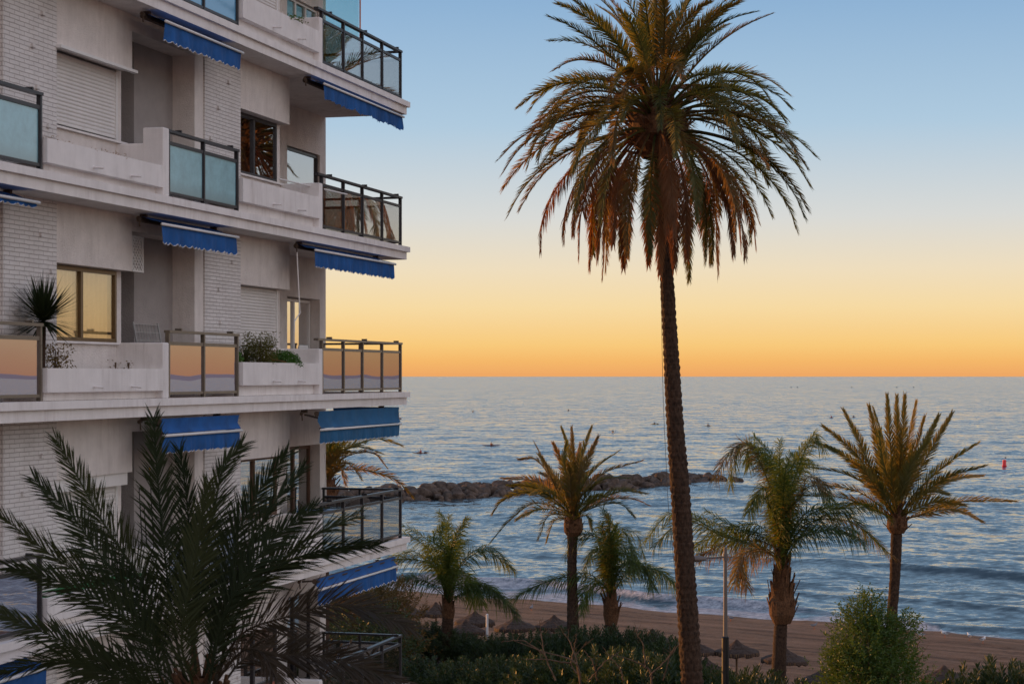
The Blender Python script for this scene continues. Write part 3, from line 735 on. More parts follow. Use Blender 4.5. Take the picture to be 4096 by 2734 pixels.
# date palm half hidden behind the building
c11 = lambda x, y: (544.8+.2195*x, 946.2+.2195*y)
fr = [[(1020,500),(1200,350),(1450,270),(1715,340)], [(1040,530),(1230,425),(1430,430),(1550,560)], [(1020,600),(1110,525),(1210,570),(1290,690)], [(1010,620),(1080,570),(1130,750)],
 [(1000,640),(1150,590),(1400,610),(1650,700),(1829,880)], [(990,460),(1080,340),(1230,230)], [(960,450),(985,320),(1040,200)], [(1010,480),(1130,380),(1300,360),(1520,430)],
 [(900,480),(820,330),(700,260)], [(890,560),(700,460),(500,520)], [(930,420),(930,300),(900,180)], [(880,620),(740,600),(620,740)], [(980,520),(1100,420),(1260,420)], [(970,430),(1030,300),(1150,190)]]
placed_palm('date_palm', 'date palm half hidden behind the corner of the apartment building', 70, 748, 1120,
 [(746,1110,22), (745,1150,22), (744,1250,22)], fr, c11, 8, lambda i, r: 'palm_dull' if r.random() < .5 else 'palm',
 dict(nl=84, ll=.46, lw=.036, start=.22, vee=.5, droop=.16, ang=(58,20), rr=.026, plume=.2), 1.4,
 tkw=dict(scars=12, pitch=9, amp=.06, saw=.05, step=.05, n=16), stub=([(.28,-.6),(.42,-.3),(.40,0),(.3,.25),(.12,.5)], 44, .3, .07, .65))

# feather palms on the beach edge
QK = dict(nl=112, ll=.84, lw=.034, start=.2, vee=.25, droop=.55, ang=(66,34), rr=.03, plume=.95, segs=3, jit=.18, prof=lambda g: min(1, .4+g*4)*(1-.5*max(0, g-.6)/.4))
qm = lambda i, r: 'queen_yellow' if r.random() < .06 else 'queen'
qt = dict(scars=2, pitch=12, amp=.03, saw=.10, step=.05, n=16)
fr = [[(400,900),(392,760),(412,640)], [(410,900),(440,760),(505,650)], [(385,950),(310,790),(155,690)], [(380,1000),(300,900),(140,880),(0,950)], [(380,1080),(250,985),(100,1005),(-20,1070)],
 [(420,1000),(520,870),(650,820),(770,950)], [(430,1050),(470,970),(525,990),(540,1130)], [(430,1100),(520,1050),(660,1060),(795,1190)], [(395,880),(360,760),(385,690)], [(420,900),(470,800),(520,770)], [(390,1000),(330,900),(290,800)], [(420,1080),(480,1030),(600,1010),(690,1090)]]
placed_palm('feather_palm', 'left feathery palm beside the building corner with a glowing orange lower frond', 98, 1028, 1385,
 [(1028,1388,24), (1027,1420,26), (1026,1460,28)], fr, c8, 12, lambda i, r: 'queen_yellow' if i == 6 else qm(i, r), QK, 2.0, extra=60, tkw=qt, stub=([(.30,-.7),(.36,-.3),(.26,.1),(.12,.9)], 34, .5, .09, .85))
fr = [[(1300,900),(1297,750),(1290,630)], [(1290,900),(1245,770),(1185,735),(1110,790),(1050,860)], [(1280,1030),(1150,975),(950,1000),(770,1095)], [(1310,900),(1355,740),(1405,760),(1430,890)],
 [(1330,1040),(1400,960),(1550,935),(1690,1060)], [(1290,1050),(1225,1010),(1165,1080),(1150,1180)], [(1310,950),(1345,850),(1400,865),(1440,960)], [(1285,950),(1250,840),(1195,850),(1160,960)],
 [(1300,880),(1320,760),(1340,680)], [(1320,1000),(1400,900),(1480,930),(1540,1040)], [(1290,880),(1275,760),(1240,690)]]
placed_palm('feather_palm', 'middle feathery palm with orange torn leaf bases, standing beside the middle date palm', 95, 1402, 1376,
 [(1402,1376,22), (1402,1400,24), (1401,1440,26)], fr, c8, 14, qm, QK, 2.0, extra=60, tkw=qt, stub=([(.30,-1.2),(.40,-.7),(.36,-.2),(.2,.3),(.1,.9)], 44, .6, .1, .85))
QK2 = dict(QK); QK2.update(nl=150, ll=.78, lw=.029)
fr = [[(520,700),(450,480),(370,345),(300,400),(280,560)], [(540,700),(535,550),(505,430),(400,310)], [(560,700),(610,520),(690,335),(765,370)], [(590,820),(700,700),(900,645),(1085,720)],
 [(590,850),(700,740),(900,750),(1095,910)], [(520,850),(400,795),(250,775),(90,700)], [(480,900),(250,820),(50,740),(-110,870)], [(500,920),(410,895),(340,950),(300,1060)],
 [(540,700),(600,590),(660,450),(725,460)], [(530,800),(470,650),(420,610),(370,700)], [(570,740),(640,600),(720,560),(800,640)], [(530,680),(500,520),(430,410),(350,430)], [(550,660),(560,500),(590,390)], [(580,880),(680,800),(820,790),(960,850)], [(510,880),(400,840),(240,860),(60,960)]]
placed_palm('feather_palm', 'feathery palm with thick shaggy brown leaf bases, right of the lamp post', 74, 1794, 1316,
 [(1794,1320,28), (1794,1360,36), (1795,1400,42), (1792,1425,31), (1790,1450,31), (1786,1568,35)], fr, c9, 16, lambda i, r: 'queen_yellow' if i == 7 else ('queen' if r.random() < .9 else 'palm_dull'), QK2, 2.2, extra=75, tkw=qt, bark='bark',
 stub=([(.34,-1.9),(.50,-1.55),(.52,-1.1),(.40,-.6),(.26,-.1),(.12,.9)], 90, .62, .11, .9))

# the big palm in front of the building: crown just below the picture's edge
idn = lambda x, y: (x, y)
fr = [[(329,1565),(159,1477),(-10,1400)], [(373,1565),(341,1473),(238,1382),(99,1319),(20,1300)], [(400,1560),(357,1461),(250,1350),(139,1287),(0,1180)], [(420,1560),(301,1362),(222,1263),(167,1184),(79,1098)],
 [(430,1560),(329,1342),(238,1200),(182,1100),(130,1010)], [(425,1560),(400,1440),(377,1263),(361,1090),(352,958)], [(450,1560),(430,1342),(432,1184),(412,1030)], [(440,1560),(416,1461),(452,1263),(476,1110)],
 [(450,1560),(446,1380),(488,1184),(512,1077),(556,1018)], [(470,1560),(519,1300),(580,1150),(660,1036)], [(480,1560),(510,1400),(598,1200),(697,1072)], [(480,1570),(518,1400),(618,1245),(722,1165)],
 [(480,1570),(518,1400),(657,1290),(776,1255),(868,1250)], [(490,1570),(560,1380),(700,1240),(822,1182)], [(490,1580),(545,1460),(657,1414),(796,1386),(947,1440)], [(500,1590),(560,1510),(657,1500),(776,1512),(927,1567)],
 [(400,1590),(300,1565),(150,1512),(0,1545)], [(480,1590),(545,1500),(600,1495),(642,1570)], [(430,1600),(350,1530),(250,1520),(150,1580)]]
for q in fr: q.insert(0, ((455+q[0][0])/2, (1640+q[0][1])/2))
rk = [0]
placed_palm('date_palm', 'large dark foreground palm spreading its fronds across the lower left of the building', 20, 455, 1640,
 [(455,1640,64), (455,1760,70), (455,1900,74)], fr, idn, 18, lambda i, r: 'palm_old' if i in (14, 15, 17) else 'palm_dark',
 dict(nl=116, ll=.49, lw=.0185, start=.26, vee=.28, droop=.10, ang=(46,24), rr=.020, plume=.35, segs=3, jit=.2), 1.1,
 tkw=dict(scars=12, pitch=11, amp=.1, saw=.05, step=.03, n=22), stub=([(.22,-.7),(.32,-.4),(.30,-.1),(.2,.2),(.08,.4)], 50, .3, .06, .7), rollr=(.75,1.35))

# ------------------------------------------------------------------ the apartment building
TH = math.atan(2036/F); TV = Vector((-math.sin(TH), -math.cos(TH), 0)); NV = Vector((math.cos(TH), -math.sin(TH), 0))
CX = (1640-2048)/F*38.5; CY = 38.5
bld = empty('apartment_building', (CX, CY, 0), math.atan2(TV.y, TV.x), 'white apartment building with brick pillars, stacked balconies and blue awnings, filling the left side', 'building')
def b2w(s, d, z): return Vector((CX, CY, z)) + TV*s + NV*d
H = 2.91; L0 = 20.59                        # balcony floor level of the second storey in view
LV = [L0+2*H, L0+H, L0, L0-H, L0-2*H, L0-3*H, L0-4*H, L0-5*H]
SF = .255                                   # slab thickness
S1 = 24.0
TOPZ = LV[0]+H
# solid body of the house
mb = MB()
mb.box(0, S1, -14, -2.5, GZ-.2, TOPZ)
mb.box(-.02, S1, -14.02, .0, TOPZ, TOPZ+.3)
mb.box(15.0, S1, -2.5, -.64, GZ-.2, TOPZ)                    # neighbouring bay beyond the frame
for z in LV:
    c = z+H-SF; 
    mb.box(14.87, 15.0, -2.5, -.66, z, c)
    # left bay: parapet, jamb, wall of the recess, lintel
    mb.box(11.2, 13.48, -1.25, -.75, z, z+.77)
    mb.box(11.18, 11.34, -2.5, -.80, z, c)
    mb.box(11.34, 13.48, -1.25, -.60, z+1.84, c); mb.box(11.23, 11.34, -.80, -.60, z+1.84, c)
    mb.box(8.67, 9.0, -2.5, -.625, z, c)
    mb.box(9.0, 11.2, -1.0, -.62, z+2.42, c)                  # beam over the recess
    # right bay
    mb.box(5.0, 7.23, -1.25, -.75, z, z+.77)
    mb.box(5.0, 5.16, -2.5, -.80, z, c)
    mb.box(5.16, 7.23, -1.25, -.60, z+1.84, c); mb.box(5.04, 5.16, -.80, -.60, z+1.84, c)
    mb.box(2.12, 5.0, -2.5, -1.8, z, c); mb.box(0, .34, -2.5, -1.8, z, c); mb.box(.34, 2.12, -2.5, -1.8, z+1.86, c)
mb.build('wall', M['stucco'], bld)
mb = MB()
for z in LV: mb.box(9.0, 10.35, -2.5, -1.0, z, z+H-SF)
mb.build('recess_wall', M['stucco_shade'], bld)
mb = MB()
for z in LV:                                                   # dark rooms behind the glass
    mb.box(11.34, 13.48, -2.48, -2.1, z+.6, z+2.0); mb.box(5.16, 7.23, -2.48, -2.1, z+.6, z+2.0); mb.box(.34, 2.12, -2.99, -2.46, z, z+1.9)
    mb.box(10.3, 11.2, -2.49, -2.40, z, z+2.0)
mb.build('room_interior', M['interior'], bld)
for s0, s1 in ((13.48, 14.87), (7.23, 8.67)):
    mb = MB(); rr = random.Random(int(s0*10))
    for z in LV:
        c = z+H-SF
        mb.box(s0, s1, -2.5, -.6, z, c)
        for q in range(4):                                     # single bricks standing proud
            a = rr.uniform(s0+.1, s1-.2); b_ = z+.4+.0585*int((.3+q*.5)/.0585)
            mb.box(a, a+.06, -.6, -.565, b_, b_+.055)
    mb.build('brick_pillar', M['brick'], bld)
for z in LV:
    mb = MB()
    mb.box(-.02, S1, -2.5, .0, z-.105, z)                       # lip
    mb.box(.045, S1, -2.5, -.055, z-SF, z-.105)                 # fascia
    mb.build('floor_slab', M['plaster'], bld)
    mb = MB(); mb.box(.1, 14.9, -2.4, -.14, z, z+.006); mb.build('balcony_floor', M['tile'], bld)

def bar(mb, a, b, w_, h=None):
    """square bar between two points given as (s, d, z)"""
    h = h or w_
    a = Vector(a); b = Vector(b); t = (b-a).normalized()
    up = Vector((0,0,1)) if abs(t.z) < .9 else Vector((0,1,0))
    x = t.cross(up).normalized()*w_/2; y = x.cross(t).normalized()*h/2
    i = len(mb.v)
    for p in (a, b):
        for q in (-x-y, x-y, x+y, -x+y): mb.v.append(tuple(p+q))
    for q in ((0,1,5,4),(1,2,6,5),(2,3,7,6),(3,0,4,7),(3,2,1,0),(4,5,6,7)): mb.f.append(tuple(i+k for k in q))

def railing(z, posts, d, metal, glass, end=False, left_ext=None, gl_lo=.09, gl_hi=.77, clear_end='glass_clear'):
    mb = MB(); g = []
    s0, s1 = posts[0], posts[-1]
    for s in posts: mb.box(s-.022, s+.022, d-.03, d+.03, z, z+.945)
    mb.box(s0-.03, (left_ext or s1)+.03, d-.045, d+.045, z+.945, z+.985)
    mb.box(s0+.022, s1-.022, d-.022, d+.022, z+gl_hi, z+gl_hi+.05)
    mb.box(s0+.022, s1-.022, d-.022, d+.022, z+gl_lo-.04, z+gl_lo)
    for a, b in zip(posts, posts[1:]):
        mb.box(a+.022, a+.045, d-.02, d+.02, z+gl_lo, z+gl_hi); mb.box(b-.045, b-.022, d-.02, d+.02, z+gl_lo, z+gl_hi)
        g.append((a+.045, b-.045, 0))
    for q in range(int((s1-s0)//1.6)+1):                       # little rail clamps
        s = s0+.25+q*1.9
        if s < s1: mb.tube([(s, d-.05, z+1.0), (s, d+.05, z+1.0)], .022, 6)
    if end:                                                     # return along the building's end
        e = s0
        for dd in (-.95, -1.72): mb.box(e-.022, e+.022, dd-.022, dd+.022, z, z+.945)
        mb.box(e-.045, e+.045, -1.75, d-.045, z+.945, z+.985)
        mb.box(e-.02, e+.02, -1.7, d-.032, z+gl_hi, z+gl_hi+.05); mb.box(e-.02, e+.02, -1.7, d-.032, z+gl_lo-.04, z+gl_lo)
    o = mb.build('balcony_railing', M[metal], bld)
    for a, b, _ in g:
        q = MB(); q.box(a, b, d-.005, d+.005, z+gl_lo, z+gl_hi); q.build('glass_panel', M[glass], o)
    if end:
        for a, b in ((-.92, d-.05), (-1.7, -.98)):
            q = MB(); q.box(s0-.005, s0+.005, a, b, z+gl_lo, z+gl_hi); q.build('glass_panel', M[clear_end], o)
    return o

def planter(z, s0, s1, lo, hi, plinth=True):
    mb = MB()
    mb.box(s0, s1, -.07, -.02, z+lo, z+hi); mb.box(s0, s1, -.60, -.55, z+lo, z+hi); mb.box(s0, s0+.05, -.55, -.07, z+lo, z+hi); mb.box(s1-.05, s1, -.55, -.07, z+lo, z+hi)
    mb.box(s0+.05, s1-.05, -.55, -.07, z+lo, z+hi-.06)
    mb.box(s0, s1-.12, -.60, -.14, z, z+lo)
    o = mb.build('planter_box', M['plaster'], bld)
    q = MB(); q.box(s0+.06, s1-.06, -.54, -.08, z+hi-.06, z+hi-.045); q.build('soil', M['earth'], o)
    for f in (.34, .67):
        s = s1+(s0-s1)*(f+.03); q = MB()
        q.tube([(s, -.03, z+lo+.07), (s, .13, z+lo+.055)], .017, 8); q.build('drain_spout', M['plaster'], o)
    return o
def partition(z, s0, s1, h, pier=None):
    mb = MB(); mb.box(s0, s1, -1.02, -.02, z, z+h)
    if pier: mb.box(s0-.003, s1+.003, -.34, -.017, z, z+pier)
    o = mb.build('balcony_partition', M['plaster'], bld)
    bv = o.modifiers.new('edge', 'BEVEL'); bv.width = .018; bv.segments = 2
    return o
def curtain(s0, s1, d, z0, z1, parent, m='curtain', amp=.035, lam=.13):
    mb = MB(); n = int((s1-s0)/.02)
    for i in range(n+1):
        s = s0+(s1-s0)*i/n; y = d+amp*math.sin(2*PI*s/lam+1.2*math.sin(s*5))*(.7+.3*math.sin(s*3))
        mb.v += [(s, y, z0), (s, y, z1)]
    for i in range(n): a = 2*i; mb.f.append((a, a+2, a+3, a+1))
    return mb.build('curtain', M[m], parent, True)
def window(s0, s1, z0, z1, d, frame, glass, fw=.05, mull=1, curt=None, handle=False, cm='curtain', label=None):
    mb = MB()
    mb.box(s0, s1, d-.06, d, z0, z0+fw); mb.box(s0, s1, d-.06, d, z1-fw, z1)
    mb.box(s0, s0+fw, d-.06, d, z0+fw, z1-fw); mb.box(s1-fw, s1, d-.06, d, z0+fw, z1-fw)
    g = []
    for k in range(mull+1):
        a = s0+fw+(s1-s0-2*fw)*k/(mull+1); b = s0+fw+(s1-s0-2*fw)*(k+1)/(mull+1)
        if k: mb.box(a-.035, a+.035, d-.055, d-.005, z0+fw, z1-fw)
        g.append((a+(.035 if k else 0), b-(.035 if k < mull else 0)))
    o = mb.build('window', M[frame], bld)
    if label: o['label'] = label
    for k, (a, b) in enumerate(g):
        q = MB(); q.box(a, b, d-.035-.012*(k % 2), d-.028-.012*(k % 2), z0+fw, z1-fw); q.build('pane', M[glass], o)
    if curt:
        for a, b in curt: curtain(a, b, d-.13, z0+.02, z1-.02, o, cm)
    return o
def shutter(s0, s1, z0, z1, d, label=None):
    mb = MB(); z = z0; fw = .035
    n = int((z1-z0)/.052)
    for i in range(n):
        a = z0+(z1-z0)*i/n; b = z0+(z1-z0)*(i+1)/n
        mb.quad((s0, d-.004, a+.008), (s1, d-.004, a+.008), (s1, d, a+(b-a)*.4), (s0, d, a+(b-a)*.4))
        mb.quad((s0, d, a+(b-a)*.4), (s1, d, a+(b-a)*.4), (s1, d-.012, b), (s0, d-.012, b))
        mb.quad((s0, d-.012, b), (s1, d-.012, b), (s1, d-.004, b+.008), (s0, d-.004, b+.008))
    o = mb.build('roller_shutter', M['shutter'], bld)
    q = MB(); q.box(s0-fw, s0, d-.03, d+.015, z0-.02, z1); q.box(s1, s1+fw, d-.03, d+.015, z0-.02, z1); q.box(s0-fw, s1+fw, d-.03, d+.018, z0-.05, z0-.02)
    q.build('shutter_guide', M['white'], o)
    if label: o['label'] = label
    return o
def sill(z, s0, s1, m='plaster'):
    mb = MB(); mb.box(s0, s1, -.80, -.70, z+.77, z+.80); mb.build('window_sill', M[m], bld)

def awning(z, s0, s1, d, drop=.24, ext=.0, mat='awning', sag=.0, torn=False, seed=1, crank=False, ax='s', barm='bar', dz=0., ro=.30):
    """folding awning under the slab above: z is that slab's underside"""
    rr = random.Random(seed); zz = z-.10+dz
    mb = MB(); mb.tube([(s0, d-ro-.02, zz+.02), (s1, d-ro-.02, zz+.02)], .045, 10)
    for s in (s0+.12, s1-.12):
        mb.box(s-.03, s+.03, d-.36, d-.26, zz+.03, z); 
        bar(mb, (s, d-.30, zz), ((s*2+s0+s1)/4, d-.16, zz-.04-sag*.5), .03); bar(mb, ((s*2+s0+s1)/4, d-.16, zz-.04-sag*.5), (s, d-.02, zz-.05-sag), .03)
    mb.tube([(s1+.02, d-.3, zz+.03), (s1+.16, d-.26, zz+.02)], .03, 8); mb.tube([(s1+.13, d-.26, zz+.02), (s1+.13, d-.25, zz-.10)], .012, 6)
    o = mb.build('awning', M['rust'], bld)
    q = MB(); zb = zz-.06-sag
    q.tube([(s0-.03, d+.050, zb), (s1+.03, d+.050, zb)], .021, 10); q.build('front_bar', M[barm], o, True)
    n = max(8, int((s1-s0)/.05)); q = MB()
    for i in range(n+1):                                        # cloth between roller and bar
        s = s0+(s1-s0)*i/n
        q.v += [(s, d-ro+(.04 if ro < .1 else 0), zz+.065), (s, d-ro*.5+.012*math.sin(s*9), (zz+.065+zb)/2+.008*math.sin(s*9)), (s, d+.05, zb+.030)]
    for i in range(n):
        for k in (0, 1):
            a = 3*i+k; q.f.append((a, a+3, a+4, a+1))
    q.build('cloth', M[mat], o, True)
    q = MB(); n = max(16, int((s1-s0)/.022)); lam = .17
    for i in range(n+1):
        s = s0+(s1-s0)*i/n
        sc_ = abs(math.sin(PI*(s-s0)/lam))
        dr = drop+.035*sc_ if not torn else drop+.03*noise.noise(Vector((s*9, seed, 0)))-.05*max(0, noise.noise(Vector((s*2.3, seed, 4))))+(rr.random() < .05)*.03
        if torn and (s-s0) % .93 < .02: dr *= .82
        for k in range(4):
            t = k/3
            y = d+.028+.022*t*math.sin(s*11+seed+.8*math.sin(s*4))+.008*math.sin(s*37)*t
            q.v.append((s, y, zb-.01-dr*t))
    for i in range(n):
        for k in range(3):
            a = 4*i+k; q.f.append((a, a+4, a+5, a+1))
    q.build('valance', M[mat], o, True)
    if not torn:
        q = MB(); pts = []
        for i in range(n+1):
            s = s0+(s1-s0)*i/n; y = d+.028+.022*math.sin(s*11+seed+.8*math.sin(s*4))
            pts.append((s, y, zb-.01-drop-.035*abs(math.sin(PI*(s-s0)/lam))))
        q.tube(pts, .006, 4); q.build('hem', M['bar'], o)
    if crank:
        q = MB(); s = s1+.13; q.tube([(s, d-.25, zz-.1), (s-.06, d-.22, zz-1.15), (s+.25, d-.2, zz-1.3), (s+.25, d-.2, zz-1.48)], .011, 6); q.build('crank_handle', M['white'], o)
    return o

POST_R = [.33, 1.47, 2.62, 3.66, 4.78]
POST_M = [8.58, 9.86, 11.10]
POST_L = [14.86, 16.1, 17.4]
# storey by storey, from the top of the picture down
FL = {1: LV[1], 2: LV[2], 3: LV[3], 4: LV[4], 5: LV[5], 6: LV[6]}
metal = {1: 'darkmetal', 2: 'darkmetal', 3: 'bronze', 4: 'darkmetal', 5: 'darkmetal', 6: 'darkmetal'}
gl_r = {1: 'glass_clear', 2: 'glass_clear', 3: 'glass_mirror', 4: 'glass_clear', 5: 'glass_clear', 6: 'glass_clear'}
gl_m = {1: 'glass_blue', 2: 'glass_frost', 3: 'glass_mirror', 4: 'glass_mirror', 5: 'glass_frost', 6: 'glass_frost'}
for k in range(1, 7):
    z = FL[k]
    railing(z, POST_R, -.10, metal[k], gl_r[k] if k != 3 else 'glass_rose', True, 5.02) if k != 3 else None
    railing(z, POST_M, -.10, metal[k], gl_m[k])
    railing(z, POST_L, -.10, metal[k], gl_m[k])
    partition(z, 4.92, 5.08, .80)
    partition(z, 11.22, 11.42, .76 if k != 3 else .80, .98 if k in (2, 1) else None)
    planter(z, 11.42, 14.80, .11, .42)
    planter(z, 5.08, 8.50, .17, .54)
    sill(z, 11.15, 13.48); sill(z, 5.0, 7.23, 'terracotta' if k in (1, 5) else 'plaster')
M['glass_rose'] = glassmat('rosy_mirror_glass', (.45,.40,.36), .72, .35, (.15,.13,.12), wavy=.022, gcol=(.52,.51,.61))
railing(FL[3], POST_R, -.10, 'bronze', 'glass_rose', True, 5.02)

z = FL[1]
shutter(5.22, 7.20, z+.83, z+1.82, -.78); shutter(11.40, 13.44, z+.83, z+1.82, -.78)
window(.36, 2.10, z+.03, z+1.85, -1.86, 'white', 'glass_teal', .04, 2, None)
q = MB(); q.box(.36, .375, -1.72, -.96, z+.02, z+2.62); q.build('glazed_screen', M['glass_teal'], bld)
z = FL[2]
shutter(11.40, 13.44, z+.83, z+1.80, -.78, 'white roller shutter, fully closed')
mb = MB(); mb.box(11.2, 13.5, -.60, -.52, z+1.80, z+1.84); mb.build('shutter_ledge', M['white'], bld)
window(5.18, 7.22, z+.80, z+1.84, -.78, 'darkmetal', 'glass_win', .06, 1, [(5.3, 5.9), (6.3, 6.7)], label='dark framed sliding window reflecting palm fronds')
window(.36, 2.10, z+.02, z+1.84, -1.84, 'darkmetal', 'glass_win', .05, 0, [(.5, .9), (1.2, 1.5)])
z = FL[3]
window(11.36, 13.46, z+.80, z+1.83, -.78, 'golden', 'glass_gold', .055, 1, [(11.45, 13.4)], label='gold framed window with cream curtains')
shutter(5.22, 7.20, z+.83, z+1.82, -.78)
window(.36, 2.10, z+.02, z+1.84, -2.0, 'white', 'glass_bright', .055, 1, [(.5, 1.15)], label='white framed balcony window set in a deep recess')
z = FL[4]
shutter(11.40, 13.44, z+.83, z+1.66, -.78)
mb = MB(); mb.box(11.3, 13.46, -.80, -.64, z+1.66, z+1.838); mb.build('shutter_box', M['white'], bld)
window(5.18, 7.22, z+.80, z+1.84, -.78, 'brownwood', 'glass_win', .055, 1, [(5.3, 7.1)], label='brown framed window with pale curtains')
window(.36, 2.10, z+.02, z+1.84, -2.0, 'brownwood', 'glass_win', .07, 1, [(.6, 1.3)], label='tall brown framed balcony door')
for k in (5, 6):
    z = FL[k]
    window(11.36, 13.46, z+.80, z+1.83, -.78, 'brownwood', 'glass_win', .055, 1, [(11.9, 13.0)])
    window(5.18, 7.22, z+.80, z+1.84, -.78, 'darkmetal', 'glass_win', .055, 1, [(5.4, 6.3)])
    window(.36, 2.10, z+.02, z+1.84, -2.0, 'darkmetal', 'glass_win', .06, 1, [(.6, 1.6)])
for k in range(1, 6):                                          # doors in the recess
    z = FL[k]
    mb = MB(); mb.box(10.35, 10.385, -1.95, -1.88, z, z+1.95); mb.box(10.35, 10.385, -1.38, -1.31, z, z+1.95); mb.box(10.35, 10.385, -1.88, -1.38, z+1.66, z+1.95)
    o = mb.build('terrace_door', M['white' if k != 3 else 'brownwood'], bld)
    q = MB(); q.box(10.352, 10.368, -1.88, -1.38, z, z+1.66); q.build('pane', M['glass_win'], o)
# lattice cover at the end of the lintel on the third storey
z = FL[3]; mb = MB(); s0, s1, za, zb = 10.83, 11.20, z+1.84, z+2.36
mb.box(s0, s0+.025, -.64, -.61, za, zb); mb.box(s1-.025, s1, -.64, -.61, za, zb); mb.box(s0, s1, -.645, -.605, za, za+.025); mb.box(s0, s1, -.645, -.605, zb-.025, zb)
for i in range(-6, 5):
    for sg in (1, -1):
        x0 = s0+i*.085; pts = []
        for t in range(11):
            zz_ = za+(zb-za)*t/10; x = (x0+(zz_-za)) if sg > 0 else (s1-i*.085-(zz_-za))
            if s0 <= x <= s1: pts.append((x, -.625+.006*sg, zz_))
        if len(pts) > 1: bar(mb, pts[0], pts[-1], .018)
o = mb.build('lattice_screen', M['white'], bld); q = MB(); q.box(s0+.03, s1-.03, -.70, -.68, za+.03, zb-.03); q.build('shade_backing', M['rust'], o)  # dark sheet standing in for the shade behind the lattice holes
# awnings hang from the underside of each slab
def und(k): return FL[k]-SF+H
awning(und(2), 8.74, 11.50, .02, .24, sag=.02, seed=3)['label'] = 'blue awning with crumpled scalloped edge'
awning(und(2), .88, 5.28, .10, .25, sag=.0, torn=True, seed=5)['label'] = 'torn blue awning with tattered edge'
awning(und(3), 8.74, 11.45, -.06, .24, seed=7)
awning(und(3), 1.22, 5.55, .04, .25, seed=9, crank=True)
awning(und(3), 14.98, 18, -.10, .03, seed=2)
awning(und(4), 8.70, 11.50, -.02, .22, sag=.12, seed=11, ro=.02)
awning(und(4), 1.05, 5.45, .10, .20, sag=.20, ro=.02, mat='awning_old', seed=13)
awning(und(5), 1.15, 5.45, .06, .24, seed=15, sag=.07, ro=.02)
awning(und(5), 15.0, 18, .05, .35, seed=16)
# side awning on the end of the fourth storey
q = MB(); z = und(4)
for i in range(31):
    d = -.25-1.4*i/30
    q.v += [(-.02, d, z-.05), (-.06, d, z-.28), (-.07+.02*math.sin(d*14), d, z-.48-.03*abs(math.sin(d*18)))]
for i in range(30):
    for k in (0, 1): a = 3*i+k; q.f.append((a, a+3, a+4, a+1))
o = q.build('side_awning', M['awning'], bld, True); q = MB(); q.tube([(-.06, -.2, z-.28), (-.06, -1.7, z-.28)], .025, 8); q.build('front_bar', M['bar'], o)
# clothes pole sticking out on the second storey
mb = MB(); z = FL[2]; mb.tube([(6.0, -.4, z+.78), (3.9, .06, z+.70)], .014, 6); mb.build('drying_pole', M['white'], bld)
# downpipe cables on the fourth-storey end wall
mb = MB(); z = FL[4]; mb.tube([(.12, -1.78, z+2.3), (.1, -1.77, z+1.7), (.16, -1.76, z+1.62), (.08, -1.77, z+1.1), (.05, -1.77, z+.4)], .012, 5); mb.build('wall_cable', M['bar'], bld)

# ------------------------------------------------------------------ things on the balconies
RZB = math.atan2(TV.y, TV.x)
def on_balc(name, label, cat, s, d, z, rz=0, group=None): return empty(name, b2w(s, d, z), RZB+rz, label, cat, group)
def plastic_chair(s, d, z, rz, label, mat='plastic'):
    o = on_balc('plastic_chair', label, 'chair', s, d, z, rz)
    mb = MB(); mb.box(-.21, .21, -.21, .21, .41, .44); mb.build('seat', M[mat], o)
    mb = MB()
    for i in range(7):
        x = -.18+.06*i; mb.box(x-.016, x+.016, -.235, -.21, .50, .78)
    mb.box(-.21, .21, -.24, -.205, .76, .87); mb.box(-.21, .21, -.235, -.205, .44, .52)
    for x in (-.225, .205): mb.box(x, x+.02, -.24, -.2, .44, .84)
    b = mb.build('backrest', M[mat], o); bv = b.modifiers.new('edge', 'BEVEL'); bv.width = .01; bv.segments = 2
    for sg in (-1, 1):
        mb = MB(); bar(mb, (sg*.23, -.2, .62), (sg*.24, .2, .62), .045, .03); bar(mb, (sg*.235, .19, .62), (sg*.23, .18, .43), .04); mb.build('armrest', M[mat], o)
        for y in (-.2, .2):
            mb = MB(); bar(mb, (sg*.19, y, .42), (sg*.22, y*1.15, 0), .045); mb.build('leg', M[mat], o)
plastic_chair(10.75, -.62, FL[2]+.02, PI, 'white plastic chair behind the frosted glass balcony, beside the closed white shutter')
plastic_chair(3.4, -1.2, FL[3]+.02, PI, 'white plastic chair below the crank rod, in front of the white balcony window')
# folded drying rack
o = on_balc('drying_rack', 'white wire drying rack folded against the wall beside the gold framed window', 'drying rack', 10.05, -.86, FL[3]+.006)
mb = MB()
for x in (-.42, .42): bar(mb, (x, .12, 0), (x, -.10, 1.12), .022)
for i in range(9): bar(mb, (-.42, .12-.22*(.1+i*.11), 1.12*(.1+i*.11)), (.42, .12-.22*(.1+i*.11), 1.12*(.1+i*.11)), .010)
for i in range(7): bar(mb, (-.3+i*.1, .12, .05), (-.3+i*.1, -.10, 1.1), .008)
mb.build('wire_grid', M['steel'], o)
